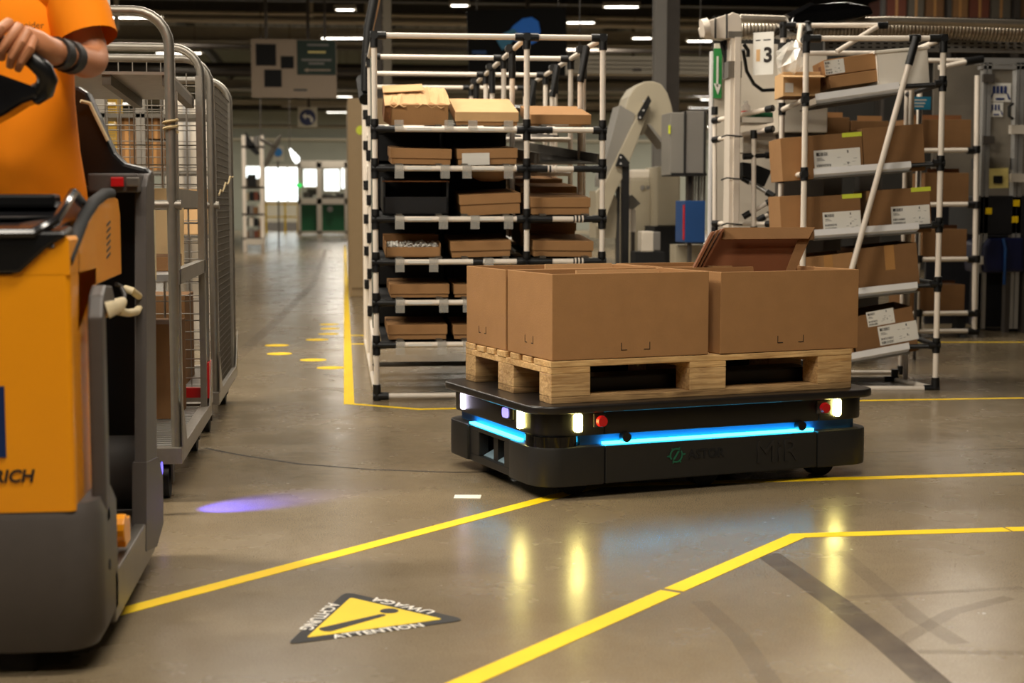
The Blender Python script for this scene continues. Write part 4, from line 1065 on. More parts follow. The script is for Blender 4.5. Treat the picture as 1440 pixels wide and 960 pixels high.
tp('steering_grip', 'truck_black', lambda b: b.tube(GR, [.024, .024, .023, .022, .02, .018, .017, .017, .018, .02, .022], 12), smooth=True)
tp('steering_post', 'truck_black', lambda b: b.tube([stz(-60, 150, SY + .05), stz(-60, 262, SY + .1)], [.05, .08], 14), smooth=True)
# blue floor spot of the tractor
M('lens_blue', (60, 60, 255), .2, emit=(.15, .12, 1.), estr=2.)
SPX = Vector((TX - .07, 4.90, .15))
sp = tag(empty('blue_spot_lamp', (SPX.x, SPX.y, SPX.z)), 'blue floor warning spot lamp low behind the tow tractor', 'lamp')
part('lamp_body', 'black_plastic', sp, lambda b: b.tube([(-.06, 0, 0), (0, 0, 0)], [.02, .026], 14), smooth=True)
part('lens', 'lens_blue', sp, lambda b: b.tube([(0, 0, 0), (.003, 0, 0)], .022, 14), smooth=True)
part('bracket', 'truck_steel', sp, lambda b: b.box(-.05, -.03, -.012, .012, -.15, -.02))
sl = bpy.data.lights.new('spot_beam', 'SPOT'); sl.energy = 85; sl.color = (.05, .05, 1.); sl.spot_size = R(50); sl.spot_blend = .9; sl.shadow_soft_size = .01
so = bpy.data.objects.new('spot_beam', sl); COL.objects.link(so); so.parent = sp; so.location = (.03, 0, 0)
tgt = fl(318, 712); d_ = (tgt - SPX); so.rotation_euler = d_.to_track_quat('-Z', 'Y').to_euler()

# ================================================================== driver
def skin_mesh(name, verts, edges, radii, mat, parent, root=0, sub=2):
    me = bpy.data.meshes.new(name); me.from_pydata([tuple(v) for v in verts], edges, [])
    o = bpy.data.objects.new(name, me); COL.objects.link(o)
    md = o.modifiers.new('skin', 'SKIN'); md.use_smooth_shade = True; md.branch_smoothing = .4
    sk = me.skin_vertices[0].data
    for i, r_ in enumerate(radii): sk[i].radius = r_ if isinstance(r_, tuple) else (r_, r_)
    sk[root].use_root = True
    s2 = o.modifiers.new('sub', 'SUBSURF'); s2.levels = sub; s2.render_levels = sub
    dg = bpy.context.evaluated_depsgraph_get(); dg.update()
    nm = bpy.data.meshes.new_from_object(o.evaluated_get(dg))
    bpy.data.objects.remove(o)
    nm.materials.clear(); nm.materials.append(MATS[mat]); nm.polygons.foreach_set('use_smooth', [True] * len(nm.polygons))
    r_ = bpy.data.objects.new(name, nm); COL.objects.link(r_); r_.parent = parent
    return r_
M('skin', (184, 122, 84), .5, var=.08, scale=14, bump=.03, bscale=200)
M('shirt_orange', (252, 140, 12), .8, var=.06, scale=9, bump=1., bscale=7, spec=.2, stretch=(1, 1, .45))
M('trousers', (44, 42, 44), .85, var=.12, scale=20)
M('hair', (52, 36, 24), .7, var=.3, scale=60)
M('wristband', (28, 26, 24), .6, var=.2)
PY = 3.93
base = Vector((-.84, PY, .15))
per = tag(empty('person', base), 'person in an orange t-shirt gripping the steering handle of the tow tractor', 'person')
def PP(v): return Vector(v) - base
def sc2(px, py, y): q = ony(px, py, y); return Vector((q.x, y, q.z))
pel = Vector((-.84, PY, 1.02)); chest = Vector((-.84, PY - .0, 1.36)); neck = Vector((-.84, PY, 1.56))
shR = Vector((-.655, PY - .01, 1.50)); shL = Vector((-1.02, PY - .01, 1.50))
el = sc2(133, 92, PY - .06); wr = sc2(80, 74, PY - .30); pm = sc2(52, 64, PY - .375)
elL = Vector((-1.13, PY - .06, 1.24)); wrL = Vector((-1.02, PY - .34, 1.22)); hdL = Vector((-.98, PY - .4, 1.22))
V = [pel, Vector((-.84, PY, 1.18)), chest, neck, neck + Vector((0, -.01, .09)), neck + Vector((0, -.02, .2)), neck + Vector((0, -.01, .30)),
     shR, el, wr, pm, shL, elL, wrL, hdL,
     Vector((-.75, PY, .98)), Vector((-.745, PY - .01, .58)), Vector((-.745, PY + .02, .22)), Vector((-.745, PY - .12, .175)),
     Vector((-.93, PY, .98)), Vector((-.935, PY - .01, .58)), Vector((-.935, PY + .02, .22)), Vector((-.935, PY - .12, .175))]
E_ = [(0, 1), (1, 2), (2, 3), (3, 4), (4, 5), (5, 6), (2, 7), (7, 8), (8, 9), (9, 10), (2, 11), (11, 12), (12, 13), (13, 14), (0, 15), (15, 16), (16, 17), (17, 18), (0, 19), (19, 20), (20, 21), (21, 22)]
rad = [(.14, .1), (.13, .09), (.15, .1), .058, .06, (.078, .095), (.06, .075), .06, .046, .030, .034, .06, .045, .03, .035, .085, .058, .045, .04, .085, .058, .045, .04]
skin_mesh('body', [PP(v) for v in V], E_, rad, 'skin', per)
# face, ears and hair (above the frame)
hc = PP(neck + Vector((0, -.02, .2)))
part('eye', 'ink', per, lambda b: b.sphere((hc.x - .032, hc.y - .092, hc.z + .02), .011, 8, 6))
part('eye', 'ink', per, lambda b: b.sphere((hc.x + .032, hc.y - .092, hc.z + .02), .011, 8, 6))
part('nose', 'skin', per, lambda b: b.sphere((hc.x, hc.y - .1, hc.z - .02), .018, 8, 6, (.8, 1, 1.6)), smooth=True)
part('mouth', 'red', per, lambda b: b.sphere((hc.x, hc.y - .088, hc.z - .065), .02, 8, 6, (1.2, .4, .3)), smooth=True)
for s in (-1, 1): part('ear', 'skin', per, lambda b: b.sphere((hc.x + s * .083, hc.y, hc.z), .026, 8, 6, (.4, .8, 1.2)), smooth=True)
part('hair', 'hair', per, lambda b: b.sphere((hc.x, hc.y + .022, hc.z + .055), .095, 16, 10, (.95, 1.08, .95)), smooth=True)
# hand: palm and five fingers closed on the grip
def fing(pts, rs, nm='finger'):
    return part(nm, 'skin', per, lambda b: b.tube([PP(p) for p in pts], rs, 10), smooth=True)
def hp(px, py, dy): return sc2(px, py, SY + dy)
part('palm', 'skin', per, lambda b: b.tube([PP(p) for p in (sc2(78, 74, PY - .30), hp(63, 70, .055), hp(48, 62, .03), hp(30, 51, .012))], [.031, .033, .034, .027], 14), smooth=True)
fing([hp(14, 32, -.005), hp(3, 40, -.028), hp(-10, 55, -.03), hp(-14, 68, -.012)], [.0125, .0125, .0115, .009])
fing([hp(28, 38, -.008), hp(16, 52, -.032), hp(3, 70, -.032), hp(2, 82, -.01)], [.013, .0125, .0115, .009])
fing([hp(38, 45, -.006), hp(30, 60, -.032), hp(17, 80, -.032), hp(14, 93, -.010)], [.013, .0125, .0115, .009])
fing([hp(47, 55, -.004), hp(42, 68, -.028), hp(30, 87, -.028), hp(25, 98, -.010)], [.0125, .0115, .010, .008])
fing([hp(40, 62, .04), hp(20, 62, .04), hp(6, 60, .03)], [.016, .014, .011], 'thumb')
for k2, (t, r1) in enumerate(((.05, .036), (.30, .039))):
    c0 = wr.lerp(el, t - .08); c1 = wr.lerp(el, t + .08)
    part('wristband', 'wristband', per, lambda b: b.tube([PP(c0), PP(c1)], r1, 18), smooth=True)
# shirt: torso shell and sleeves
def ring(c, rx, ry, z, n=24, fold=0.):
    return [(c[0] + rx * math.cos(2 * math.pi * j / n) * (1 + fold * math.sin(j * 1.35)), c[1] + ry * math.sin(2 * math.pi * j / n) * (1 + 2 * fold * math.cos(j * 1.35 + .6)), z) for j in range(n)]
c = PP(Vector((-.85, PY, 0)))
def shirt(b):
    rows = []
    for z, rx, ry, fo in ((.96, .222, .14, .045), (1.02, .217, .14, .04), (1.12, .205, .135, .03), (1.24, .198, .135, .018), (1.36, .20, .14, .006), (1.45, .195, .13, 0), (1.52, .16, .11, 0), (1.565, .085, .085, 0), (1.57, .07, .075, 0)):
        rows.append(ring(c, rx, ry, z - base.z, 28, fo))
    b.loft(rows, caps=False)
sh_ = part('t_shirt', 'shirt_orange', per, shirt, smooth=True)
for s_ in (0, 1):
    S, E2 = (shR, el) if s_ == 0 else (shL, elL)
    m = S.lerp(E2, .66)
    a0 = S.lerp(Vector((-.85, PY, 1.50)), .5)
    mid = S.lerp(E2, .3)
    part('sleeve', 'shirt_orange', sh_, lambda b: b.tube([PP(a0), PP(S), PP(mid), PP(m)], [.075, .088, .083, .079], 20, caps=False), smooth=True)
q = sc2(30, 41, PY - .142)
o = text('chest_lettering', 'Schneider', .022, 'ink', per, PP(sc2(62, 40, PY - .137)), UPRIGHT, align='RIGHT'); 
o2 = text('chest_lettering', 'Electric', .014, 'shirt_print' if 'shirt_print' in MATS else M('shirt_print', (196, 92, 10), .8), per, PP(sc2(62, 49, PY - .137)), UPRIGHT, align='RIGHT')
# trousers
part('trousers', 'trousers', per, lambda b: (b.loft([ring(PP(Vector((-.84, PY, 0))), .17, .125, 1.0 - base.z), ring(PP(Vector((-.84, PY, 0))), .175, .13, .9 - base.z), ring(PP(Vector((-.84, PY, 0))), .17, .12, .8 - base.z)]), b.tube([PP(Vector((-.75, PY, .86))), PP(Vector((-.745, PY - .01, .55))), PP(Vector((-.745, PY + .02, .22)))], [.095, .075, .062], 14), b.tube([PP(Vector((-.93, PY, .86))), PP(Vector((-.935, PY - .01, .55))), PP(Vector((-.935, PY + .02, .22)))], [.095, .075, .062], 14)), smooth=True)
for x in (-.745, -.935):
    part('shoe', 'black_matte', per, lambda b: b.sphere(tuple(PP(Vector((x, PY - .05, .195)))), .06, 12, 8, (.8, 2.1, .8)), smooth=True)

# ================================================================== cage trolleys
def cage(label, y0, y1, xr, w, ztop, near=True, side_mesh=.055, right=True):
    xl_ = xr - w; o = tag(empty('cage_trolley', ((xr + xl_) / 2, y0, 0)), label, 'trolley')
    O = Vector(((xr + xl_) / 2, y0, 0))
    def t(*p): return tuple(Vector(p) - O)
    zb0 = .15; r = .017
    def cp_(name, mat, fn, **k):
        b = MB(); fn(b); b.v = [tuple(Vector(v) - O) for v in b.v]; return b.build(name, mat, o, **k)
    for y in (y0, y1):
        pts = [(xr, y, zb0)]; rr = .11
        for i in range(7):
            a = R(90 * i / 6); pts.append((xr - rr + rr * math.cos(a), y, ztop - rr + rr * math.sin(a)))
        for i in range(7):
            a = R(90 + 90 * i / 6); pts.append((xl_ + rr + rr * math.cos(a), y, ztop - rr + rr * math.sin(a)))
        pts.append((xl_, y, zb0))
        cp_('end_frame', 'galv', lambda b: b.tube(pts, r, 12), smooth=True)
    # flat side posts behind the tubes
    for x in (xr, xl_):
        cp_('side_post', 'galv', lambda b: b.box(x - .012, x + .012, y0 + .09, y0 + .12, zb0, ztop - .25))
        cp_('side_post', 'galv', lambda b: b.box(x - .012, x + .012, y1 - .12, y1 - .08, zb0, ztop - .12))
    def wires(b, fn1, fn2, r_=.0025):
        for a, c_ in fn1: b.tube([a, c_], r_, 5)
        for a, c_ in fn2: b.tube([a, c_], r_, 5)
    # end wire panels (towards the camera and away)
    for y in ((y0 + .012, y1 - .012) if near else (y1 - .012,)):
        vs = [((x, y, zb0), (x, y, ztop - .06)) for x in [xl_ + .06 + i * .055 for i in range(int((w - .06) / .055))]]
        hs = [((xl_, y, z), (xr, y, z)) for z in [zb0 + .06 + i * .078 for i in range(int((ztop - zb0 - .12) / .078))]]
        k_ = cp_('wire_panel', 'galv', lambda b: wires(b, vs, hs)); k_['kind'] = 'stuff'
    for x in (xl_, xr):
        if not right and x == xr: continue
        sm = side_mesh or .06
        vs = [((x, y, zb0), (x, y, ztop - .1)) for y in [y0 + .05 + i * sm for i in range(int((y1 - y0 - .05) / sm))]]
        hs = [((x, y0, z), (x, y1, z)) for z in [zb0 + .06 + i * sm for i in range(int((ztop - zb0 - .12) / sm))]]
        k_ = cp_('wire_panel', 'galv_dark', lambda b: wires(b, vs, hs)); k_['kind'] = 'stuff'
    # floor frame and slats
    cp_('floor_frame', 'galv', lambda b: (b.box(xl_ - .02, xr + .02, y0 - .03, y0 + .02, .13, .185), b.box(xl_ - .02, xr + .02, y1 - .02, y1 + .03, .13, .185), b.box(xr - .02, xr + .02, y0 + .02, y1 - .02, .13, .185), b.box(xl_ - .02, xl_ + .02, y0 + .02, y1 - .02, .13, .185)), bevel=.003)
    n = int((y1 - y0 - .06) / .045)
    for i in range(n):
        cp_('floor_slat', 'alu', lambda b: b.box(xl_ + .02, xr - .02, y0 + .035 + i * .045, y0 + .055 + i * .045, .168, .178))
    cp_('corner_plate', 'galv', lambda b: b.add([(xr + .02, y0 - .03, .185), (xr + .024, y0 - .03, .185), (xr + .02, y0 + .12, .185), (xr + .024, y0 + .12, .185), (xr + .02, y0 - .03, .36), (xr + .024, y0 - .03, .36)], [(0, 2, 4), (1, 5, 3), (0, 1, 3, 2), (2, 3, 5, 4), (4, 5, 1, 0)]))
    cp_('corner_plate', 'galv', lambda b: b.add([(xr + .02, y1 + .03, .185), (xr + .024, y1 + .03, .185), (xr + .02, y1 - .12, .185), (xr + .024, y1 - .12, .185), (xr + .02, y1 + .03, .36), (xr + .024, y1 + .03, .36)], [(0, 4, 2), (1, 3, 5), (0, 2, 3, 1), (2, 4, 5, 3), (4, 0, 1, 5)]))
    cp_('hinge_bar', 'galv', lambda b: b.tube([(xl_ + .1, y0 + .03, .98), (xr + .03, y0 + .0, .985)], .017, 10), smooth=True)
    for x in (xl_ + .06, xr - .05):
        for y in (y0 + .08, y1 - .08):
            cw = cp_('caster', 'rubber', lambda b: b.tube([(x - .018, y, .058), (x + .018, y, .058)], .058, 18), smooth=True)
            b2_ = MB(); b2_.box(x - .03, x - .024, y - .03, y + .03, .05, .132); b2_.box(x + .024, x + .03, y - .03, y + .03, .05, .132); b2_.box(x - .03, x + .03, y - .03, y + .03, .122, .132)
            b2_.v = [tuple(Vector(v) - O) for v in b2_.v]; b2_.build('caster_fork', 'steel_dark', cw)
    return o, cp_
CX = -.545
c1, cpf = cage('tall galvanised wire cage trolley right behind the tow tractor', 5.13, 6.28, CX, .82, ony(180, 15, 5.13).z, near=False, right=False)
# perforated upper shelf folded up, middle shelf, red bar
cpf('upper_shelf', 'galv', lambda b: b.add([(CX - .75, 5.35, 1.425), (CX - .02, 5.35, 1.425), (CX - .02, 6.2, 1.40), (CX - .75, 6.2, 1.40), (CX - .75, 5.35, 1.435), (CX - .02, 5.35, 1.435), (CX - .02, 6.2, 1.41), (CX - .75, 6.2, 1.41)], [(0, 1, 2, 3), (7, 6, 5, 4), (0, 4, 5, 1), (1, 5, 6, 2), (2, 6, 7, 3), (3, 7, 4, 0)]))
for i in range(4):
    x = CX - .05 - i * .2
    cpf('shelf_bracket', 'galv_dark', lambda b: b.add([(x, 5.36, 1.39), (x + .03, 5.36, 1.39), (x + .03, 6.19, 1.365), (x, 6.19, 1.365), (x, 5.36, 1.425), (x + .03, 5.36, 1.425), (x + .03, 6.19, 1.40), (x, 6.19, 1.40)], [(0, 1, 2, 3), (7, 6, 5, 4), (0, 4, 5, 1), (1, 5, 6, 2), (2, 6, 7, 3), (3, 7, 4, 0)]))
zs = ony(260, 388, 5.4).z
cpf('middle_shelf', 'alu', lambda b: b.box(CX - .8, CX - .02, 5.25, 6.2, zs - .01, zs + .012))
cpf('shelf_side', 'galv', lambda b: b.box(CX - .015, CX + .012, 5.15, 6.22, zs - .02, zs + .03), rot=None)
cpf('red_bar', 'red', lambda b: b.box(CX - .8, CX - .01, 6.22, 6.25, ony(260, 560, 6.2).z, ony(260, 546, 6.2).z))
cpf('red_bar', 'red', lambda b: b.box(CX + .012, CX + .02, 6.2, 6.32, ony(302, 560, 6.2).z, ony(302, 510, 6.2).z))
cpf('side_plate', 'galv', lambda b: b.box(CX - .02, CX + .006, 5.2, 6.0, ony(270, 292, 5.4).z, ony(270, 266, 5.4).z))
M('twine', (170, 150, 110), .9, var=.3)
q = ony(249, 177, 5.13); cpf('twine_knot', 'twine', lambda b: b.tube([(CX + .022 * math.cos(a * .7), 5.13 + .022 * math.sin(a * .7), q.z - .02 + .0022 * a) for a in range(20)], .005, 6), smooth=True)
# what the first cage carries
p0 = ony(262, 370, 5.75)
tag(part('plywood_sheet', M('ply', (226, 196, 146), .7, var=.06, scale=5), None, lambda b: b.box(-.36, .28, 0, .012, 0, .30), loc=(CX - .33, 5.98, zs + .012), rot=(R(-6), 0, 0)), 'pale board leaning upright on the middle shelf of the first cage trolley', 'board')
shoebox('flat brown carton on the middle shelf of the first cage trolley', (CX - .3, 5.5, zs + .013), .5, .4, .05, tilt=0, lid=False, group='cartons in the first cage trolley', name='flat_carton', mat='card_dark')
shoebox('large brown carton on the floor slats of the first cage trolley', (CX - .30, 5.85, .179), .46, .33, .36, tilt=0, lid=False, group='cartons in the first cage trolley', name='cage_carton', mat='card_dark')
c2, cpf2 = cage('second galvanised cage trolley with dense mesh side, behind the first one', 6.66, 7.78, CX + .005, .82, ony(200, 82, 6.66).z, side_mesh=.03)
cpf2('twine_loop', 'twine', lambda b: b.tube([(CX + .03, 6.72 + .1 * i, 1.03 + .012 * math.sin(i * 2) + .035 * i / 3) for i in range(10)], .004, 6), smooth=True)
shoebox('brown carton standing inside the second cage trolley', (CX - .4, 7.0, .179), .5, .4, .4, tilt=0, lid=False, group='cartons in the second cage trolley', name='cage_carton', mat='card_dark')
# ================================================================== things around and behind the racks
def wb(b, px0, px1, py0, py1, y, dep, off=Vector((0, 0, 0))):
    """box whose front face, at depth y, spans the given pixels"""
    a = ony(px0, py1, y); c = ony(px1, py0, y)
    b.box(a.x - off.x, c.x - off.x, y - off.y, y + dep - off.y, a.z - off.z, c.z - off.z)
class Thing:
    """empty at the foot of a thing, parts given by the pixels of their front faces"""
    def __init__(s, name, label, cat, px, py, y, group=None, z=None):
        p = ony(px, py, y); s.o = Vector((p.x, y, p.z if z is None else z)); s.e = tag(empty(name, s.o), label, cat, group); s.y = y
    def box(s, nm, mat, px0, px1, py0, py1, dep=.1, dy=0., bevel=0., to_floor=False):
        def fn(b):
            wb(b, px0, px1, py0, py1, s.y + dy, dep, s.o)
            if to_floor:
                zmin = min(v[2] for v in b.v); b.v = [(v[0], v[1], (-s.o.z if abs(v[2] - zmin) < 1e-6 else v[2])) for v in b.v]
        return part(nm, mat, s.e, fn, bevel=bevel)
    def poly(s, nm, mat, pts, dep=.1, dy=0., bevel=0., smooth=False):
        P = [ony(x, y, s.y + dy) - s.o for x, y in pts]; n = len(P)
        return part(nm, mat, s.e, lambda b: b.add([tuple(p) for p in P] + [(p.x, p.y + dep, p.z) for p in P], [tuple(range(n)), tuple(range(n, 2 * n))[::-1]] + [(i, i + n, (i + 1) % n + n, (i + 1) % n) for i in range(n)]), bevel=bevel, smooth=smooth)
    def tube(s, nm, mat, pts, r, n=10, dys=None):
        P = [ony(x, y, s.y + (dys[i] if dys else 0)) - s.o for i, (x, y) in enumerate(pts)]
        return part(nm, mat, s.e, lambda b: b.tube(P, r, n), smooth=True)

# ---- white cable trunk column with elbow, board behind it, signs
t = Thing('cable_trunk_column', 'thick white cable trunk column with a bend at its top, beside the board', 'column', 1035, 400, 9.0, z=0)
M('trunk_white', (226, 214, 198), .45, var=.04, scale=5)
t.box('trunk', 'trunk_white', 1022.5, 1043, 52, 460, .13, to_floor=True, bevel=.004)
t.box('trunk_ridge', 'trunk_white', 1029, 1042, 52, 460, .02, -.012, to_floor=True)
t.poly('elbow', 'trunk_white', [(1022, 54), (1022, 22), (1030, 17), (1040, 20), (1043.5, 30), (1043.5, 54)], .14, -.003, bevel=.006)
t.poly('top_arm', 'trunk_white', [(991, 50), (988, 38), (992, 30), (1022, 20), (1022, 55), (1003, 53)], .12, .01, bevel=.006)
t.tube('arm_end', 'trunk_white', [(987, 40), (996, 38)], .055, 16)
t.box('cover_clip', 'galv', 1024, 1044, 44, 53, .14, -.006); t.box('cover_clip', 'galv', 1024, 1043.5, 86, 109, .14, -.006)
t.tube('arm_band', 'black_joint', [(1006, 26), (1006, 54)], .006, 6); t.tube('arm_band', 'black_joint', [(1022, 20), (1022, 54)], .006, 6)
for py in (190, 250, 314):
    t.tube('zip_tie', 'black_joint', [(1014, py + 3), (1022, py), (1044, py + 2)], .005, 6, [-.02, -.02, -.02])
for a, c2 in (((1046, 62), (1052, 80)), ((1014, 58), (1020, 110)), ((1018, 50), (1020, 90))):
    t.tube('cable', 'black_joint', [a, ((a[0] + c2[0]) / 2 + 3, (a[1] + c2[1]) / 2), c2], .012, 8, [.1, .1, .1])
t.tube('cable', 'black_joint', [(1045, 70), (1050, 100), (1060, 118), (1072, 127), (1092, 126)], .011, 8, [.12, .2, .3, .35, .4])
bd = Thing('work_board', 'large pale board standing behind the white cable trunk column', 'board', 1050, 400, 9.75, z=0)
bd.box('panel', 'white_paint', 1001, 1094, 62, 460, .03, to_floor=True)
bd.box('panel_edge', 'alu_lip', 996, 1003, 72, 460, .05, -.01, to_floor=True)
gs = Thing('arrow_sign', 'narrow green sign with a white arrow pointing down', 'sign', 1009, 140, 9.724)
gs.box('plate', 'green_sign' if 'green_sign' in MATS else M('green_sign', (40, 132, 62), .5, var=.05), 1003.5, 1015.5, 68, 138, .012)
gs.box('arrow_shaft', 'paper', 1007.5, 1010.5, 79, 122, .004, -.004)
gs.poly('arrow_head', 'paper', [(1003.8, 117), (1014, 119), (1009.5, 133)], .004, -.004)
ns = tag(empty('number_sheet', at(1073, 105, 9.2), CAMROT + R(-32)), 'white paper sheet with a large black 3 hanging on the board', 'sheet')
part('paper', 'paper', ns, lambda b: b.box(-.065, .065, 0, .003, 0, .25))
text('figure', '3', .12, 'ink', ns, (.0, -.001, .075), UPRIGHT, bold=.004)
part('print_line', 'paper_print', ns, lambda b: b.box(-.05, -.02, -.0012, 0, .2, .207))
part('print_line', 'paper_print', ns, lambda b: b.box(.0, .045, -.0012, 0, .2, .207))
part('print_line', 'card_light', ns, lambda b: b.box(-.045, -.02, -.0012, 0, .08, .15))
# ---- bench of white pipes in front of the board
bn2 = Thing('pipe_bench', 'low white pipe bench structure between the trunk column and the tray rack', 'bench', 1060, 440, 8.95, z=0)
def pp(a, c2, dy0=0., dy1=0., j=True, mat='white_pipe', r=PR):
    P = ony(*a, bn2.y + dy0) - bn2.o; Q = ony(*c2, bn2.y + dy1) - bn2.o
    part('pipe', mat, bn2.e, lambda b: b.tube([P, Q], r, 10), smooth=True)
    if j:
        d = (Q - P).normalized()
        for k2, s in ((P, 1), (Q, -1)): part('joint', 'black_joint', bn2.e, lambda b: b.tube([k2, k2 + d * (.05 * s)], r * 1.42, 10), smooth=True)
pp((1003, 170), (1087, 152), .4, 0); pp((1003, 197), (1087, 181), .4, 0); pp((1003, 314), (1087, 315), .4, 0)
pp((1005, 150), (1005, 330), .4, .4); pp((1060, 183), (1060, 330), .1, .1)
pp((1045, 220), (1088, 218), .1, .1, mat='black_joint'); pp((1045, 250), (1088, 276), .2, .1, mat='alu'); pp((1045, 305), (1088, 280), .15, .1); pp((1065, 310), (1090, 297), .1, .1)
bn2.box('bench_top', 'white_paint', 1043, 1088, 165, 172, .4, .05)
bn2.box('white_box', 'white_paint', 1045, 1088, 186, 214, .3, .25)
bn2.poly('dark_tray', 'black_matte', [(1045, 228), (1060, 230), (1085, 240), (1075, 262), (1045, 247)], .2, .15)
bo = Thing('plastic_bottle', 'clear bottle with red label standing on the bench top', 'bottle', 1049, 165, 9.2)
bo.tube('bottle_body', 'clear_plastic', [(1049, 165), (1049, 150), (1049, 146), (1049, 142)], [.028, .028, .014, .012], 14); bo.tube('bottle_label', 'red', [(1049, 163), (1049, 156)], .029, 14)
fd = Thing('green_folder', 'green folder lying on the white bench top', 'folder', 1075, 166, 9.1)
fd.box('folder_cover', 'green_paint', 1062, 1087, 158, 166, .2)

# ---- inclined chip conveyor
M('machine_beige', (166, 156, 134), .5, var=.06, scale=5)
M('machine_grey', (128, 124, 116), .5, var=.06, scale=5)
cv = Thing('inclined_conveyor', 'beige inclined conveyor with rounded head rising behind the pipe rack', 'conveyor', 880, 420, 11.2, z=0)
cv.poly('head', 'machine_beige', [(880, 150), (884, 136), (893, 122), (906, 114.5), (918, 114), (930, 118), (939, 131), (944, 146), (947, 160), (946, 172), (937, 207), (912, 177), (905, 190), (880, 178)], .35, .04, bevel=.01)
cv.poly('belt_cover', 'machine_grey', [(846, 250), (872, 148), (893, 160), (889, 180), (852, 262), (846, 262)], .3, .02)
cv.poly('side_beam', 'machine_beige', [(906, 143), (915, 150), (879, 244), (866, 268), (848, 320), (838, 320), (838, 270), (850, 258)], .06, -.02, bevel=.006)
cv.poly('slot_plate', 'black_joint', [(912, 134), (916, 142), (903, 168), (897, 168), (897, 160)], .02, -.05)
cv.poly('chute_plate', 'machine_grey', [(911, 175), (914, 174), (938, 204), (936, 208)], .3, .0)
cv.poly('bracket', 'black_joint', [(872, 216), (876, 217), (886, 229), (882, 235), (866, 233)], .03, -.06)
cv.box('leg', 'black_joint', 874, 885, 232, 400, .06, -.03, to_floor=True); cv.box('leg', 'darkgrey_paint', 867, 872, 262, 400, .06, .1, to_floor=True)
cv.poly('lower_trough', 'machine_beige', [(838, 268), (862, 268), (869, 285), (866, 335), (838, 335)], .3, .1)
for (x, y) in ((905, 142), (905, 155), (900, 165), (873, 221), (873, 230)): cv.tube('bolt', 'alu', [(x, y), (x + .2, y + .2)], .008, 8, [-.07, -.05])
# ---- machine cabinets
mc = Thing('beige_cabinet', 'beige machine cabinet with rounded lid and small emblem below the conveyor head', 'cabinet', 905, 430, 12.3, z=0)
mc.box('body', 'machine_beige', 886, 922, 252, 420, .5, to_floor=True, bevel=.01); mc.box('lid', 'white_paint', 888, 919, 238, 252, .4, .02, bevel=.02)
mc.tube('emblem', 'grey_paint', [(903, 264), (904, 264)], .02, 10, [-.01, .0]); mc.box('emblem_text', 'grey_paint', 909, 917, 261, 266, .004, -.003)
mc2 = Thing('beige_panel_cabinet', 'tall pale cabinet with a closed door under the grey wall box', 'cabinet', 940, 430, 12.0, z=0)
mc2.box('body', 'machine_beige', 923, 957, 234, 420, .5, to_floor=True, bevel=.01); mc2.box('door', 'machine_beige', 925, 955, 238, 317, .02, -.02, bevel=.004); mc2.box('base', 'black_matte', 920, 990, 318, 420, .5, -.1, to_floor=True)
mc3 = Thing('grey_wall_box', 'grey electrical box with black edges mounted beside the board', 'box', 967, 246, 10.6)
mc3.box('side', 'machine_grey', 942, 963, 158, 246, .3, .0, bevel=.006); mc3.box('front', 'grey_paint', 963, 994, 156, 245, .32, -.02, bevel=.006)
mc3.box('edge', 'black_joint', 962, 965, 156, 246, .02, -.03); mc3.box('edge', 'black_joint', 989.5, 992.5, 156, 246, .02, -.03); mc3.box('display', 'tag_yellow', 940.5, 943, 176, 188, .02, -.01); mc3.box('base', 'black_joint', 944, 994, 243, 247, .32, -.02)
mc3.box('stand', 'steel_dark', 966, 974, 247, 420, .08, .12, to_floor=True)
for i in range(5): mc3.box('conduit', 'machine_grey' if i % 2 else 'steel_dark', 974 + i * 4, 976.5 + i * 4, 247, 284, .03, .05)
bl = Thing('blue_bin', 'dark blue box with red edge standing between the machines and the board', 'bin', 977, 400, 10.2, z=0)
bl.box('body', 'blue_paint', 963, 992, 282, 341, .3, bevel=.004); bl.box('red_edge', 'red', 961, 963.5, 288, 337, .03, .01); bl.box('post', 'steel_dark', 968, 973, 341, 420, .05, .05, to_floor=True); bl.box('foot', 'machine_beige', 950, 992, 344, 420, .2, .3, to_floor=True)
hp2 = Thing('hopper', 'small grey funnel hopper on a stand beside the dark leg', 'hopper', 892, 400, 11.6, z=0)
hp2.poly('funnel', 'machine_grey', [(884, 275), (889, 274), (901, 286), (891, 294), (884, 292)], .15); hp2.box('tube', 'white_paint', 887, 894, 294, 326, .08); hp2.box('stand', 'steel_dark', 888, 893, 326, 420, .06, to_floor=True)
gw = Thing('motor_box', 'small light grey motor box on the dark machine base', 'box', 916, 420, 11.0, z=0)
gw.box('housing', 'white_paint', 902, 920, 325, 354, .15, bevel=.01); gw.box('cover', 'grey_paint', 918, 929, 326, 352, .14, bevel=.006); gw.box('base', 'black_matte', 893, 935, 354, 420, .2, to_floor=True)

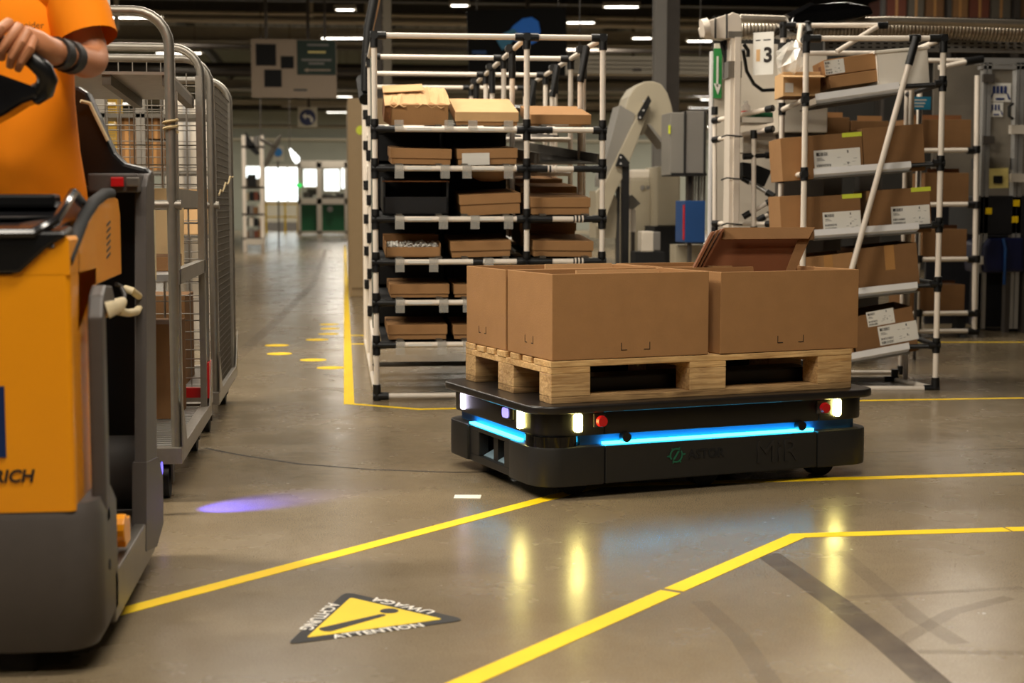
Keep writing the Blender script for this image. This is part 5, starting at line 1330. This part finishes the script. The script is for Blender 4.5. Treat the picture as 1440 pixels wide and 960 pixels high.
# ---- flexible ducts and the perforated beam over the tray rack
def hose(label, pts, r, D0, amp=.12):
    P = [at(x, y, D0) for x, y in pts]; Q = []
    for i in range(len(P) - 1):
        n = max(4, int((P[i + 1] - P[i]).length / .011))
        for k2 in range(n): Q.append(P[i].lerp(P[i + 1], k2 / n))
    rr = [r * (1 + amp * (.5 if i % 2 else -.5)) for i in range(len(Q))]
    o = P[0]
    return tag(part('flexible_duct', M('foil', (190, 180, 165), .3, .9, var=.15, scale=20, bump=.1), None, lambda b: b.tube([q - o for q in Q], rr, 14), smooth=True, loc=o), label, 'duct')
hose('thicker ribbed silver flexible duct running above the tray rack', [(1040, 42), (1100, 40), (1180, 44), (1250, 40), (1330, 40), (1400, 44), (1470, 46)], .062, 9.6)
hose('thinner ribbed silver flexible duct lying along the thicker one', [(1040, 26), (1100, 28), (1180, 31), (1250, 29), (1330, 31), (1400, 33), (1470, 35)], .026, 9.45)
pbm = Thing('perforated_beam', 'grey perforated steel beam below the silver ducts', 'beam', 1300, 64, 9.3)
pbm.box('web', 'grey_paint', 1160, 1470, 58, 71, .04)
for i in range(26):
    x = 1166 + i * 11
    for py in (61, 66.5): pbm.poly('slot', 'black_matte', [(x, py - 1), (x + 5.5, py - 1.0), (x + 5.5, py + 1), (x, py + 1)], .004, -.003)
bag = Thing('black_bag', 'shiny black plastic sheet draped over the top of the tray rack', 'sheet', 1180, 40, 9.0)
bag.poly('sheet', 'glass_black', [(1118, 18), (1140, 6), (1190, 2), (1225, 8), (1230, 20), (1205, 26), (1160, 36), (1120, 48), (1108, 44)], .35, bevel=.02, smooth=True)
bag.poly('fold', 'truck_gloss', [(1105, 20), (1140, 3), (1146, 5), (1112, 24)], .05, -.06)

# ---- rack behind, with boxes
r3 = Thing('rear_rack', 'white pipe rack farther back holding plain brown boxes', 'rack', 1340, 466, 11.0, z=0)
for px in (1373, 1292):
    r3.tube('post', 'white_pipe', [(px + 1.5, 106), (px - 3, 466)], .02, 10); 
    for py in (210, 288, 364, 440): r3.tube('joint', 'black_joint', [(px, py - 5), (px - .3, py + 5)], .03, 10)
for py in (212, 288, 365, 441, 466): r3.tube('shelf_rail', 'white_pipe', [(1270, py), (1374, py - 1)], .018, 10); r3.tube('joint', 'black_joint', [(1360, py), (1376, py)], .026, 10)
r3.tube('top_rail', 'white_pipe', [(1320, 95), (1372, 84)], .018); r3.tube('top_rail', 'white_pipe', [(1262, 85), (1362, 85)], .018, 10, [.5, .5]); r3.tube('top_joint', 'black_joint', [(1358, 87), (1382, 83)], .03)
for px in (1352, 1290): r3.box('caster_mount', 'black_matte', px - 6, px + 6, 444, 470, .1); r3.tube('caster', 'rubber', [(px - 4, 478), (px + 4, 478)], .04, 14)
for (x0, x1, yt, yb, lb) in ((1276, 1366, 168, 209, 'topmost plain box on the rear rack, behind the corner of the tray rack'), (1300, 1363, 243, 286, 'second plain box from the top on the rear rack'), (1296, 1360, 322, 362, 'third plain box from the top on the rear rack'), (1276, 1357, 400, 439, 'lowest plain box on the rear rack')):
    k2 = Thing('plain_box', lb, 'box', (x0 + x1) / 2, yb, 11.06, 'plain boxes on the rear rack')
    k2.box('body', 'card_dark', x0, x1, yt, yb, .4, bevel=.003); k2.box('flap', 'card_edge', x0 + 4, x1 - 14, yt - 6, yt, .004, .3)
for (x0, x1, yt, yb, lb) in ((1131, 1195, 165, 206, 'brown box half hidden behind the second tray'), (1196, 1250, 170, 206, 'brown box with torn flaps behind the plain tall box')):
    k2 = Thing('hidden_box', lb, 'box', (x0 + x1) / 2, yb, 9.6); k2.box('body', 'card_dark', x0, x1, yt, yb, .3, bevel=.003); k2.box('flap', 'card', x0 + 10, x1 - 10, yt - 7, yt, .004, .05); k2.box('stand', 'steel_dark', x0 + 10, x1 - 10, yb, 400, .1, .1, to_floor=True)
k2 = Thing('white_case', 'white enamel case standing behind the post of the tray rack', 'case', 1130, 240, 9.5); k2.box('body', 'white_paint', 1094, 1164, 147, 186, .3, bevel=.006); k2.box('stand', 'steel_dark', 1100, 1160, 186, 420, .2, .05, to_floor=True)
k2 = Thing('white_cabinet', 'grey white panel cabinet behind the top tray', 'cabinet', 1130, 240, 9.9, z=0); k2.box('body', 'white_paint', 1096, 1163, 72, 460, .3, to_floor=True)
k2 = Thing('blue_sign', 'light blue sign with white lines below the white bin', 'sign', 1292, 152, 9.4); k2.box('plate', M('cyan_sign', (40, 140, 178), .5), 1277, 1309, 136, 154, .01)
for i in range(3): k2.box('line', 'paper', 1284 + i, 1303 - i * 2, 139.5 + i * 4.5, 141.5 + i * 4.5, .003, -.002)
k2.box('post', 'steel_dark', 1290, 1294, 150, 420, .03, .012, to_floor=True)

# ---- machine frame of aluminium profiles at the right edge
M('dark_machine', (24, 24, 28), .45, var=.2)
M('navy', (16, 22, 58), .4, var=.1)
M('card_grey0', (104, 96, 84), .7, var=.5, scale=3)
mf = Thing('machine_frame', 'aluminium profile machine frame with stickers on its clear door', 'machine', 1410, 470, 11.4, z=0)
for (x0, x1) in ((1378, 1384), (1385, 1390), (1424, 1430), (1431, 1436)): mf.box('profile', 'alu', x0, x1, 88, 462, .07)
mf.box('top_profile', 'alu', 1376, 1470, 82, 90, .07); mf.box('top_profile', 'alu', 1380, 1470, 93, 97, .07)
for py in (176, 244): mf.box('cross_profile', 'white_paint', 1422, 1470, py, py + 12, .05, -.03)
mf.box('door_panel', M('door_glass', (150, 142, 128), .3, var=.1, alpha=.55), 1390, 1424, 97, 245, .01, .03)
mf.box('back_panel', 'card_grey0', 1310, 1470, 90, 275, .03, 1.0); mf.box('lower_backdrop', 'dark_machine', 1300, 1470, 275, 455, .03, .95)  # the lower sheet is a dark backdrop added to darken the bright gap
for (x0, x1, yt, yb, n) in ((1391, 1422, 117, 143, 4), (1391, 1411, 144, 164, 3)):
    st = mf.box('sticker', 'paper', x0, x1, yt, yb, .003, .02)
    w_ = (x1 - x0); h_ = yb - yt
    for i in range(n): mf.box('sticker_print', M('print_blue', (34, 52, 108), .6), x0 + w_ * (.16 + .17 * i * 4 / n), x0 + w_ * (.29 + .17 * i * 4 / n), yt + h_ * .15, yt + h_ * .55, .002, .016)
    mf.box('sticker_print', 'print_blue', x0 + w_ * .3, x0 + w_ * .7, yt + h_ * .8, yt + h_ * .9, .002, .016); mf.poly('sticker_print', 'print_blue', [(x0 + w_ * .14, yt + h_ * .55), (x0 + w_ * .2, yt + h_ * .55), (x0 + w_ * .1, yt + h_ * .88), (x0 + w_ * .02, yt + h_ * .88)], .002, .016); mf.poly('sticker_print', 'print_blue', [(x0 + w_ * .8, yt + h_ * .55), (x0 + w_ * .86, yt + h_ * .55), (x0 + w_ * .98, yt + h_ * .88), (x0 + w_ * .88, yt + h_ * .88)], .002, .016)
for py in (104, 191): mf.box('hinge', 'steel_dark', 1383, 1399, py, py + 11, .03, -.03)
mf.tube('door_handle', 'black_plastic', [(1424, 146), (1419, 150), (1419, 163), (1424, 167)], .012, 8, [-.0, -.05, -.05, 0])
mf.box('mechanism', 'galv', 1398, 1406, 184, 232, .1, .3); mf.tube('roller', 'galv_dark', [(1412, 184), (1412, 206)], .05, 12, [.4, .4]); mf.tube('rod', 'alu', [(1386, 209), (1402, 209)], .01, 8, [.2, .2])
mf.poly('yellow_bracket', M('pale_yellow', (226, 208, 128), .5), [(1391, 237), (1418, 236), (1418, 264), (1391, 265)], .05, .0); mf.box('bracket_hole', 'black_matte', 1397, 1410, 247, 258, .01, -.004)
mf.box('dark_unit', 'dark_machine', 1388, 1425, 222, 238, .3, .05); mf.box('control_base', 'dark_machine', 1376, 1470, 275, 330, .6, .0, bevel=.01)
for (x, y) in ((1391, 297), (1430, 286), (1428, 309)): mf.box('yellow_sticker', 'yellow_tape', x - 5, x + 4, y - 5, y + 4, .003, -.003)
mf.poly('navy_cover', 'navy', [(1385, 345), (1392, 335), (1440, 334), (1440, 382), (1386, 384), (1383, 362)], .4, -.05, bevel=.02); mf.tube('cover_emblem', 'paper', [(1379, 360), (1379.2, 372)], .022, 10, [-.06, -.06])
for (x0, x1) in ((1374, 1380), (1412, 1421), (1436, 1446)): mf.box('frame_leg', 'steel_dark', x0, x1, 384, 470, .06)
mf.tube('foot_stud', 'alu', [(1377, 470), (1377, 484)], .012, 8); mf.tube('foot_pad', 'alu', [(1377, 484), (1377, 487)], .035, 12); mf.tube('blue_hose', 'blue_paint', [(1411, 335), (1414, 350), (1412, 400)], .012, 8, [-.07, -.08, -.06])
mf.box('lower_dark', 'dark_machine', 1384, 1412, 384, 460, .3, .2); mf.box('lower_dark', 'dark_machine', 1421, 1470, 384, 462, .3, .2)
pl = Thing('pale_plinth', 'low pale plinth board along the floor behind the machine legs', 'plinth', 1400, 481, 12.4, z=0)
pl.box('board', 'beige_paint', 1300, 1480, 462, 478, .05, to_floor=True)

# ---- high storage at the back right: pallet rack with cartons
hs = Thing('storage_rack', 'tall dark storage rack crammed with reddish cartons high at the back', 'rack', 1350, 400, 22., z=0)
for px in (1238, 1330, 1425, 1520): hs.box('upright', 'steel_dark', px, px + 7, -160, 360, .12, to_floor=True)
for py in (27, -60, -150): hs.box('beam', 'beam_dark', 1236, 1530, py, py + 7, .1)
cm = ['card_dark', M('card_red', (104, 54, 36), .8, var=.2), M('card_grey', (92, 84, 72), .8, var=.2), M('card_deep', (110, 76, 44), .8, var=.2)]
k3 = 0
ordn = ['first', 'second', 'third', 'fourth', 'fifth', 'sixth', 'seventh', 'eighth', 'ninth', 'tenth']
for (x0, x1) in ((1247, 1275), (1277, 1300), (1302, 1328), (1339, 1362), (1364, 1392), (1394, 1422), (1433, 1460)):
    yt = random.uniform(-14, 4)
    k2 = Thing('stored_carton', ordn[k3] + ' carton along the high storage rack, counted from the dark column', 'box', (x0 + x1) / 2, 26, 22.05, 'cartons on the high storage rack'); k3 += 1
    k2.box('body', cm[k3 % 4], x0, x1, yt, 26.5, .8, bevel=.01); k2.box('tape', 'tape_brown', (x0 + x1) / 2 - 2, (x0 + x1) / 2 + 2, yt, 26, .004, -.004)
sb = Thing('storage_backdrop', 'dark sheet metal screen behind the ducts and the high storage rack', 'screen', 1350, 300, 23.2, z=0)
sb.box('sheet', 'beam_dark', 1000, 1560, 30, 330, .05, to_floor=True)
for i in range(9): sb.box('rib', 'steel_dark', 1010 + i * 55, 1014 + i * 55, 30, 330, .05, -.04, to_floor=True)

# ---- steel columns
for (x0, x1, y, mt, lb) in ((934, 950, 15., 'steel_dark', 'dark brown grey steel column rising behind the conveyor head'), (922, 932, 14.6, 'grey_paint', 'lighter grey steel column just beside the dark one'), (526, 537, 19.5, 'steel_dark', 'grey steel column behind the aisle corner of the pipe rack'), (543, 550, 20.5, 'beam_light', 'slim pale downpipe beside the steel column behind the pipe rack')):
    c3 = Thing('steel_column', lb, 'column', (x0 + x1) / 2, 400, y, z=0)
    a = ony(x0, 300, y).x - c3.o.x; q = ony(x1, 300, y).x - c3.o.x
    part('web', mt, c3.e, lambda b: b.box(a, q, 0, .1, 0, ZC)); part('flange', mt, c3.e, lambda b: b.box(a - .02, q + .02, -.02, 0, 0, ZC)); part('flange', mt, c3.e, lambda b: b.box(a - .02, q + .02, .1, .12, 0, ZC))
hz_ = Thing('black_hose', 'thick black hose hanging down beside the aisle corner of the pipe rack', 'hose', 520, 140, 9.4)
hz_.tube('hose', 'black_joint', [(534, -60), (526, 0), (518, 40), (515, 80), (514, 128)], .028, 12); hz_.tube('brown_strip', 'card', [(538, -40), (531, 5), (523, 40), (519, 90)], .012, 8, [.03] * 4); hz_.tube('coupling', 'black_joint', [(510, 112), (512, 126), (514, 140)], .04, 10, [.2, .1, 0])
# pale ribbed cable tray / duct across the back
dk = Thing('ribbed_duct', 'long pale ribbed duct crossing behind the conveyor', 'duct', 900, 103, 19.)
for i in range(4): dk.box('rib', 'beam_light', 800, 1000, 80 + i * 6, 85 + i * 6, .3)
dk.box('core', 'beige_paint', 800, 1000, 80, 104, .2, .05); dk.box('badge', 'steel_dark', 890, 902, 96, 100, .01, -.01)
for px in (815, 985): dk.box('hanger', 'steel_dark', px, px + 2, -150, 80, .03, .1)

# ---- banners and signs hanging over the hall
sg = Thing('hanging_sign', 'wide hanging sign board with dark squares and a green arrow panel over the aisle', 'sign', 412, 136, 26.)
sg.box('board', M('sign_beige', (160, 142, 122), .6, var=.04), 354, 473, 56, 137, .05)
for (x0, x1, yt, yb) in ((360, 388, 62, 92), (395, 413, 79, 96), (372, 396, 98, 122)): sg.box('dark_square', 'black_matte', x0, x1, yt, yb, .01, -.012)
sg.box('green_panel', M('deep_green', (10, 40, 26), .6), 418, 472, 57, 105, .01, -.012)
for (x0, x1, yt, mt) in ((432, 462, 62, 'grey_paint'), (433, 458, 72, 'pale_yellow'), (424, 466, 83, 'grey_paint'), (434, 456, 88, 'grey_paint')): sg.box('text_line', mt, x0, x1, yt, yt + 2.5, .004, -.016)
sg.poly('white_arrow', 'sign_beige', [(427, 98.5), (433, 95.5), (433, 97.5), (465, 97.5), (465, 99.5), (433, 99.5), (433, 101.5)], .004, -.016)
sg.box('text_line', 'darkgrey_paint', 413, 432, 125, 128, .004, -.004)
for px in (372, 455): sg.box('hanger', 'steel_dark', px, px + 1.5, -140, 56, .02, .01)
rs = Thing('round_arrow_sign', 'blue round sign with a white arrow bending to the side, hanging over the aisle', 'sign', 433, 178, 27.)
rs.box('plate', 'wall_pale', 419, 446, 151, 178, .03)
n = 20; rs.poly('disc', M('sign_blue', (22, 34, 84), .5), [(432.5 + 11.5 * math.cos(2 * math.pi * i / n), 165 + 11.5 * math.sin(2 * math.pi * i / n)) for i in range(n)], .01, -.012)
rs.poly('arrow', 'paper', [(425, 163), (430, 158.5), (430, 161.5), (436, 162), (440, 166), (440.5, 172), (437, 172), (436, 167), (434, 165), (430, 165), (430, 168)], .004, -.018)
rs.box('hanger', 'steel_dark', 432, 433.5, -120, 151, .02, .01)
bnn = Thing('black_banner', 'large black banner with a blue shape hanging behind the pipe rack', 'banner', 727, 108, 21.)
bnn.poly('cloth', M('banner_black', (4, 4, 5), .9), [(656, 15), (796, 10), (798, 106), (660, 112)], .03)
M('banner_blue', (20, 74, 150), .6, emit=(.02, .14, .45), estr=.25); M('banner_cyan', (70, 140, 180), .6)  # faint glow added to the blue print; the banner is no lamp
bnn.poly('blue_shape', 'banner_blue', [(716, 44), (722, 36), (735, 26), (748, 24), (757, 30), (760, 44), (756, 58), (748, 62), (730, 60), (716, 54)], .006, -.01)
bnn.poly('pale_shape', 'banner_cyan', [(698, 56), (706, 48), (722, 40), (728, 46), (722, 56), (716, 66), (706, 70)], .006, -.014)
bnn.box('print_line', 'blue_paint', 664, 684, 71, 76, .005, -.01)
for px in (670, 785): bnn.box('hanger', 'steel_dark', px, px + 1.5, -140, 14, .02, .01)

# ---- along the aisle to the far end
M('cab_tan', (150, 126, 90), .5, var=.06)
bc = Thing('aisle_cabinet', 'tall beige cabinet with a yellow dot standing beside the aisle past the pipe rack', 'cabinet', 500, 412, 16.8, z=0)
a = ony(490, 300, 16.8).x; zt_ = ony(500, 138, 16.8).z
part('body', 'cab_tan', bc.e, lambda b: b.box(a - bc.o.x, a - bc.o.x + .9, 0, 2.5, 0, zt_), bevel=.01)
part('door', 'cab_tan', bc.e, lambda b: b.box(a - bc.o.x + .03, a - bc.o.x + .8, -.02, 0, .1, zt_ - .05))
bc.tube('yellow_dot', 'tag_yellow', [(507, 183), (507.1, 183)], .05, 14, [-.03, -.02]); bc.box('notice', 'tag_yellow', 511, 516, 214, 232, .01, -.03)
gm = Thing('green_machine', 'glazed machine housing with two green lower panels at the end of the aisle', 'machine', 453, 330, 53., z=0)
for (x0, x1) in ((419, 422.5), (446, 452), (485, 489)): gm.box('frame_post', 'white_paint', x0, x1, 228, 330, .5, to_floor=True)
gm.box('top_beam', 'white_paint', 419, 489, 226, 236, .6); gm.box('middle_beam', 'white_paint', 419, 489, 279, 287, .6); gm.box('sill', 'white_paint', 419, 489, 325, 328, .6)
gm.box('green_panel', 'green_paint', 422.5, 446, 287, 325, .3, .1); gm.box('green_panel', 'green_paint', 452, 485, 287, 325, .3, .1); gm.tube('round_mark', 'grey_paint', [(464, 294), (464.2, 294)], .1, 12, [.0, .1])
M('pane_day', (235, 240, 240), .2, emit=(.9, 1., 1.), estr=2.2)
wn = []
for (x0, x1, yt, yb) in ((427, 447, 238, 262), (456, 477, 238, 268), (480, 486, 237, 265), (345, 367, 234, 262)):
    wdw = struct(part('window_%d' % (2 + len(wn)), 'white_paint', None, lambda b: (wb(b, x0 - 1, x0, yt - 1, yb + 1, YB - .1, .1), wb(b, x1, x1 + 1, yt - 1, yb + 1, YB - .1, .1), wb(b, x0 - 1, x1 + 1, yt - 1.5, yt, YB - .1, .1), wb(b, x0 - 1, x1 + 1, yb, yb + 1.5, YB - .1, .1)))); wn.append(wdw)
    part('window_pane', 'pane_day', wdw, lambda b: wb(b, x0, x1, yt, yb, YB - .06, .04))
for (x, y, r_) in ((433, 270, .35), (440, 266, .4), (460, 273, .4), (470, 275, .45), (478, 272, .3)):
    gm.tube('machine_part', 'darkgrey_paint', [(x, y + 8), (x, y)], r_ * .5, 8, [.3, .3])
gm.tube('green_lamp', M('lamp_green', (30, 160, 60), .3, emit=(.05, .8, .15), estr=1.), [(420.5, 263), (420.5, 258)], .1, 8, [-.1, -.1])
rl = Thing('yellow_railing', 'yellow safety railing below the bright window', 'railing', 396, 326, 58., z=0)
for px in (373, 400, 418): rl.box('rail_post', 'yellow_tape', px, px + 2, 284, 326, .06, to_floor=True)
for py in (286, 304): rl.box('rail', 'yellow_tape', 371, 421, py, py + 1.8, .06)
ws = Thing('parts_station', 'cluttered parts station with bins and dark monitor far along the aisle', 'station', 358, 345, 34., z=0)
for px in (342, 367): ws.box('upright', 'white_pipe', px, px + 3, 190, 345, .08, to_floor=True)
for py in (205, 262, 300, 334): ws.box('shelf', 'steel_dark', 340, 371, py, py + 3, .6)
rn = random.Random(2)
for r_, py in enumerate((334, 318, 300, 282, 262, 205)):
    for i in range(4):
        x = 343 + i * 7 + rn.uniform(-1, 1); ws.box('bin', rn.choice(['card_dark', 'grey_paint', 'card_red', 'black_matte', 'white_paint', 'beige_paint']), x, x + 5.5, py - rn.uniform(8, 14), py, .4, .05)
ws.box('monitor', 'black_matte', 348, 360, 245, 262, .05, -.05); ws.box('white_bin', 'white_paint', 346, 370, 336, 344, .4, -.2)
ws.poly('dark_arm', 'black_matte', [(345, 185), (350, 192), (366, 216), (360, 218), (346, 205)], .1)
dl_ = Thing('dish_lamp', 'tilted grey dish lamp on a thin arm far along the aisle', 'lamp', 378, 232, 33.)
dl_.poly('dish', 'galv_dark', [(371, 234), (372, 226), (378, 212), (386, 198), (393, 189), (396, 190), (394, 200), (386, 215), (378, 230), (373, 236)], .15, bevel=.02)
dl_.tube('arm', 'steel_dark', [(366, 196), (386, 206)], .03, 8); dl_.tube('drop_pole', 'steel_dark', [(366, -140), (366, 198)], .012, 8)
ps = Thing('blue_poster', 'small white and blue poster behind the dish lamp', 'poster', 391, 226, 40.)
ps.box('sheet', 'wall_pale', 384, 399, 205, 226, .03); ps.tube('blue_spot', M('spot_blue', (30, 120, 190), .5), [(391, 214), (391.2, 214)], .11, 12, [-.05, -.02]); ps.box('post', 'steel_dark', 391, 392, 226, 330, .04, .03, to_floor=True)
wl_ = Thing('white_lamp', 'bright white lamp shade hanging slanted in front of the window', 'lamp', 413, 230, 36.)
wl_.poly('lit_shade', M('shade_lit', (255, 255, 255), .4, emit=(.95, 1., 1.), estr=2.5), [(406, 208), (409, 209), (421, 221), (421, 227), (416, 230), (411, 224)], .08); wl_.tube('cord', 'steel_dark', [(407, -140), (407, 210)], .01, 6)

# ---- behind the cages, left
cs = Thing('carton_stack_shelf', 'grey shelf frame seen through the cage trolleys', 'shelf', 200, 420, 10.5, z=0)
for px in (140, 196, 238): cs.box('upright', 'galv', px, px + 7, 138, 420, .06, to_floor=True)
for py in (160, 240, 330): cs.box('shelf', 'galv_dark', 130, 300, py, py + 5, .5)
for (x0, x1, yt, yb, lb) in ((165, 192, 166, 240, 'tall brown carton seen through the cage mesh, nearer the driver'), (203, 233, 198, 240, 'brown carton seen through the cage mesh, beside the shelf upright'), (206, 232, 163, 195, 'dark brown carton on top, seen through the cage mesh'), (150, 195, 270, 330, 'brown carton low on the shelf behind the cages'), (205, 290, 265, 330, 'wide pale carton low on the shelf behind the cages')):
    k2 = Thing('shelf_carton', lb, 'box', (x0 + x1) / 2, yb, 10.55, 'cartons on the shelf behind the cages'); k2.box('body', 'card_light' if 'pale' in lb else 'card_dark', x0, x1, yt, yb, .4, bevel=.004); k2.box('tape', 'tape_brown', (x0 + x1) / 2 - 2, (x0 + x1) / 2 + 2, yt, yb, .003, -.003)
k2 = Thing('room_divider', 'tall off-white divider seen through the cage mesh', 'divider', 265, 420, 11.4, z=0); k2.box('panel', 'white_paint', 236, 291, 140, 420, .05, to_floor=True); k2.box('trim', 'alu', 262, 266, 140, 420, .02, -.02, to_floor=True)
ym = Thing('yellow_mesh_guard', 'yellow wire guard fence far behind the driver', 'fence', 140, 420, 12.2, z=0)
ymw = part('wire_mesh', M('mesh_yellow', (190, 150, 40), .5, .2), ym.e, lambda b: ([b.tube([ony(118 + i * 3.2, 140, 12.2) - ym.o, ony(118 + i * 3.2, 260, 12.2) - ym.o], .004, 5) for i in range(16)], [b.tube([ony(116, 140 + i * 4, 12.2) - ym.o, ony(168, 140 + i * 4, 12.2) - ym.o], .004, 5) for i in range(30)])); ymw['kind'] = 'stuff'
for px in (116, 168): ym.box('post', 'mesh_yellow', px, px + 3, 135, 420, .05, to_floor=True)
op = Thing('orange_mast', 'orange lift mast behind the driver with a pale box on top', 'mast', 132, 420, 7.9, z=0)
op.box('mast', M('mast_orange', (226, 120, 6), .45, var=.05), 112, 149, -40, 56, .12, to_floor=False); op.box('pale_box', 'white_paint', 131, 149, -30, 9, .12, -.13); op.box('lower_mast', 'black_matte', 114, 122, 56, 420, .1, to_floor=True)
# a low pallet of dark parts further up the aisle on the left is hidden by the cages
# ================================================================== ceiling lamps
M('tube_lit', (255, 255, 250), .4, emit=(1., .95, .84), estr=9.)
lamp_n = 0
def ceiling_lamp(x, y, z, label, power=0., L=1.5, rz=0., group='tube lamps under the roof'):
    o = tag(empty('ceiling_lamp', (x, y, z), rz), label, 'lamp', group)
    part('housing', 'white_paint', o, lambda b: (b.box(-L / 2, L / 2, -.09, .09, .03, .08), b.add([(-L / 2, -.14, 0), (L / 2, -.14, 0), (L / 2, -.09, .05), (-L / 2, -.09, .05), (-L / 2, -.138, -.004), (L / 2, -.138, -.004), (L / 2, -.088, .046), (-L / 2, -.088, .046)], [(0, 1, 2, 3), (7, 6, 5, 4)]), b.add([(-L / 2, .14, 0), (L / 2, .14, 0), (L / 2, .09, .05), (-L / 2, .09, .05)], [(0, 1, 2, 3)])))
    for s in (-.05, .05):
        part('lamp_tube', 'tube_lit', o, lambda b: b.tube([(-L / 2 + .04, s, .012), (L / 2 - .04, s, .012)], .018, 8), smooth=True)
    for s in (-L * .35, L * .35):
        part('suspension_wire', 'steel_dark', o, lambda b: b.tube([(s, 0, .08), (s, 0, ZC - z + .02)], .006, 5))
    if power:
        a = bpy.data.lights.new('lamp_light', 'AREA'); a.shape = 'RECTANGLE'; a.size = L; a.size_y = .6; a.energy = power; a.color = (1., .91, .78)
        ao = bpy.data.objects.new('lamp_light', a); COL.objects.link(ao); ao.parent = o; ao.location = (0, 0, -.03)
    return o
for i, (x, y, z, pw) in enumerate(LAMP_GRID):
    ceiling_lamp(x, y, z, 'white twin tube ceiling lamp above the work area, outside the view', pw, L=2.4)
# lamps in view, far over the hall
far = [(450, 512, 54, 'first of the row of lit tube lamps beside the hanging sign'), (472, 512, 105, 'second of the row of lit tube lamps beside the hanging sign'), (455, 496, 136, 'third of the row of lit tube lamps, below the hanging sign'), (458, 492, 158, 'farthest of the row of lit tube lamps, beside the round arrow sign'),
       (146, 228, 25, 'long lit tube lamp behind the top bar of the first cage trolley'), (218, 284, 75, 'lit tube lamp seen between the rear cage bars'), (795, 838, 32, 'lit tube lamp beside the black banner'), (965, 1003, 58, 'lit tube lamp in front of the dark column'), (982, 1000, 107, 'small lit tube lamp above the grey wall box'), (984, 999, 140, 'lowest small lit tube lamp above the grey wall box'), (888, 918, 54, 'dim tube lamp beside the steel columns'), (848, 900, 10, 'tube lamp highest in view beyond the black banner'), (632, 660, 8, 'lit tube lamp in front of the top of the black banner'), (470, 500, 14, 'tube lamp high above the hanging sign')]
for i, (x0, x1, py, lb) in enumerate(far):
    D = (4.7 - CAMH) * FPX / (290 - py)
    a, c = at(x0, py, D), at(x1, py, D)
    ceiling_lamp((a.x + c.x) / 2, (a.y + c.y) / 2, (a.z + c.z) / 2, lb, power=(150 if i in (0, 2, 3) else 260 if i in (4, 6, 7, 8) else 0), L=(c - a).length, rz=CAMROT)
for x in (-9., 6.5, 15.):  # unseen lamps added to brighten the back wall
    ceiling_lamp(x, 60., 4.9, 'unseen tube lamp added near the end wall to brighten the back of the hall', 650, L=2.4)
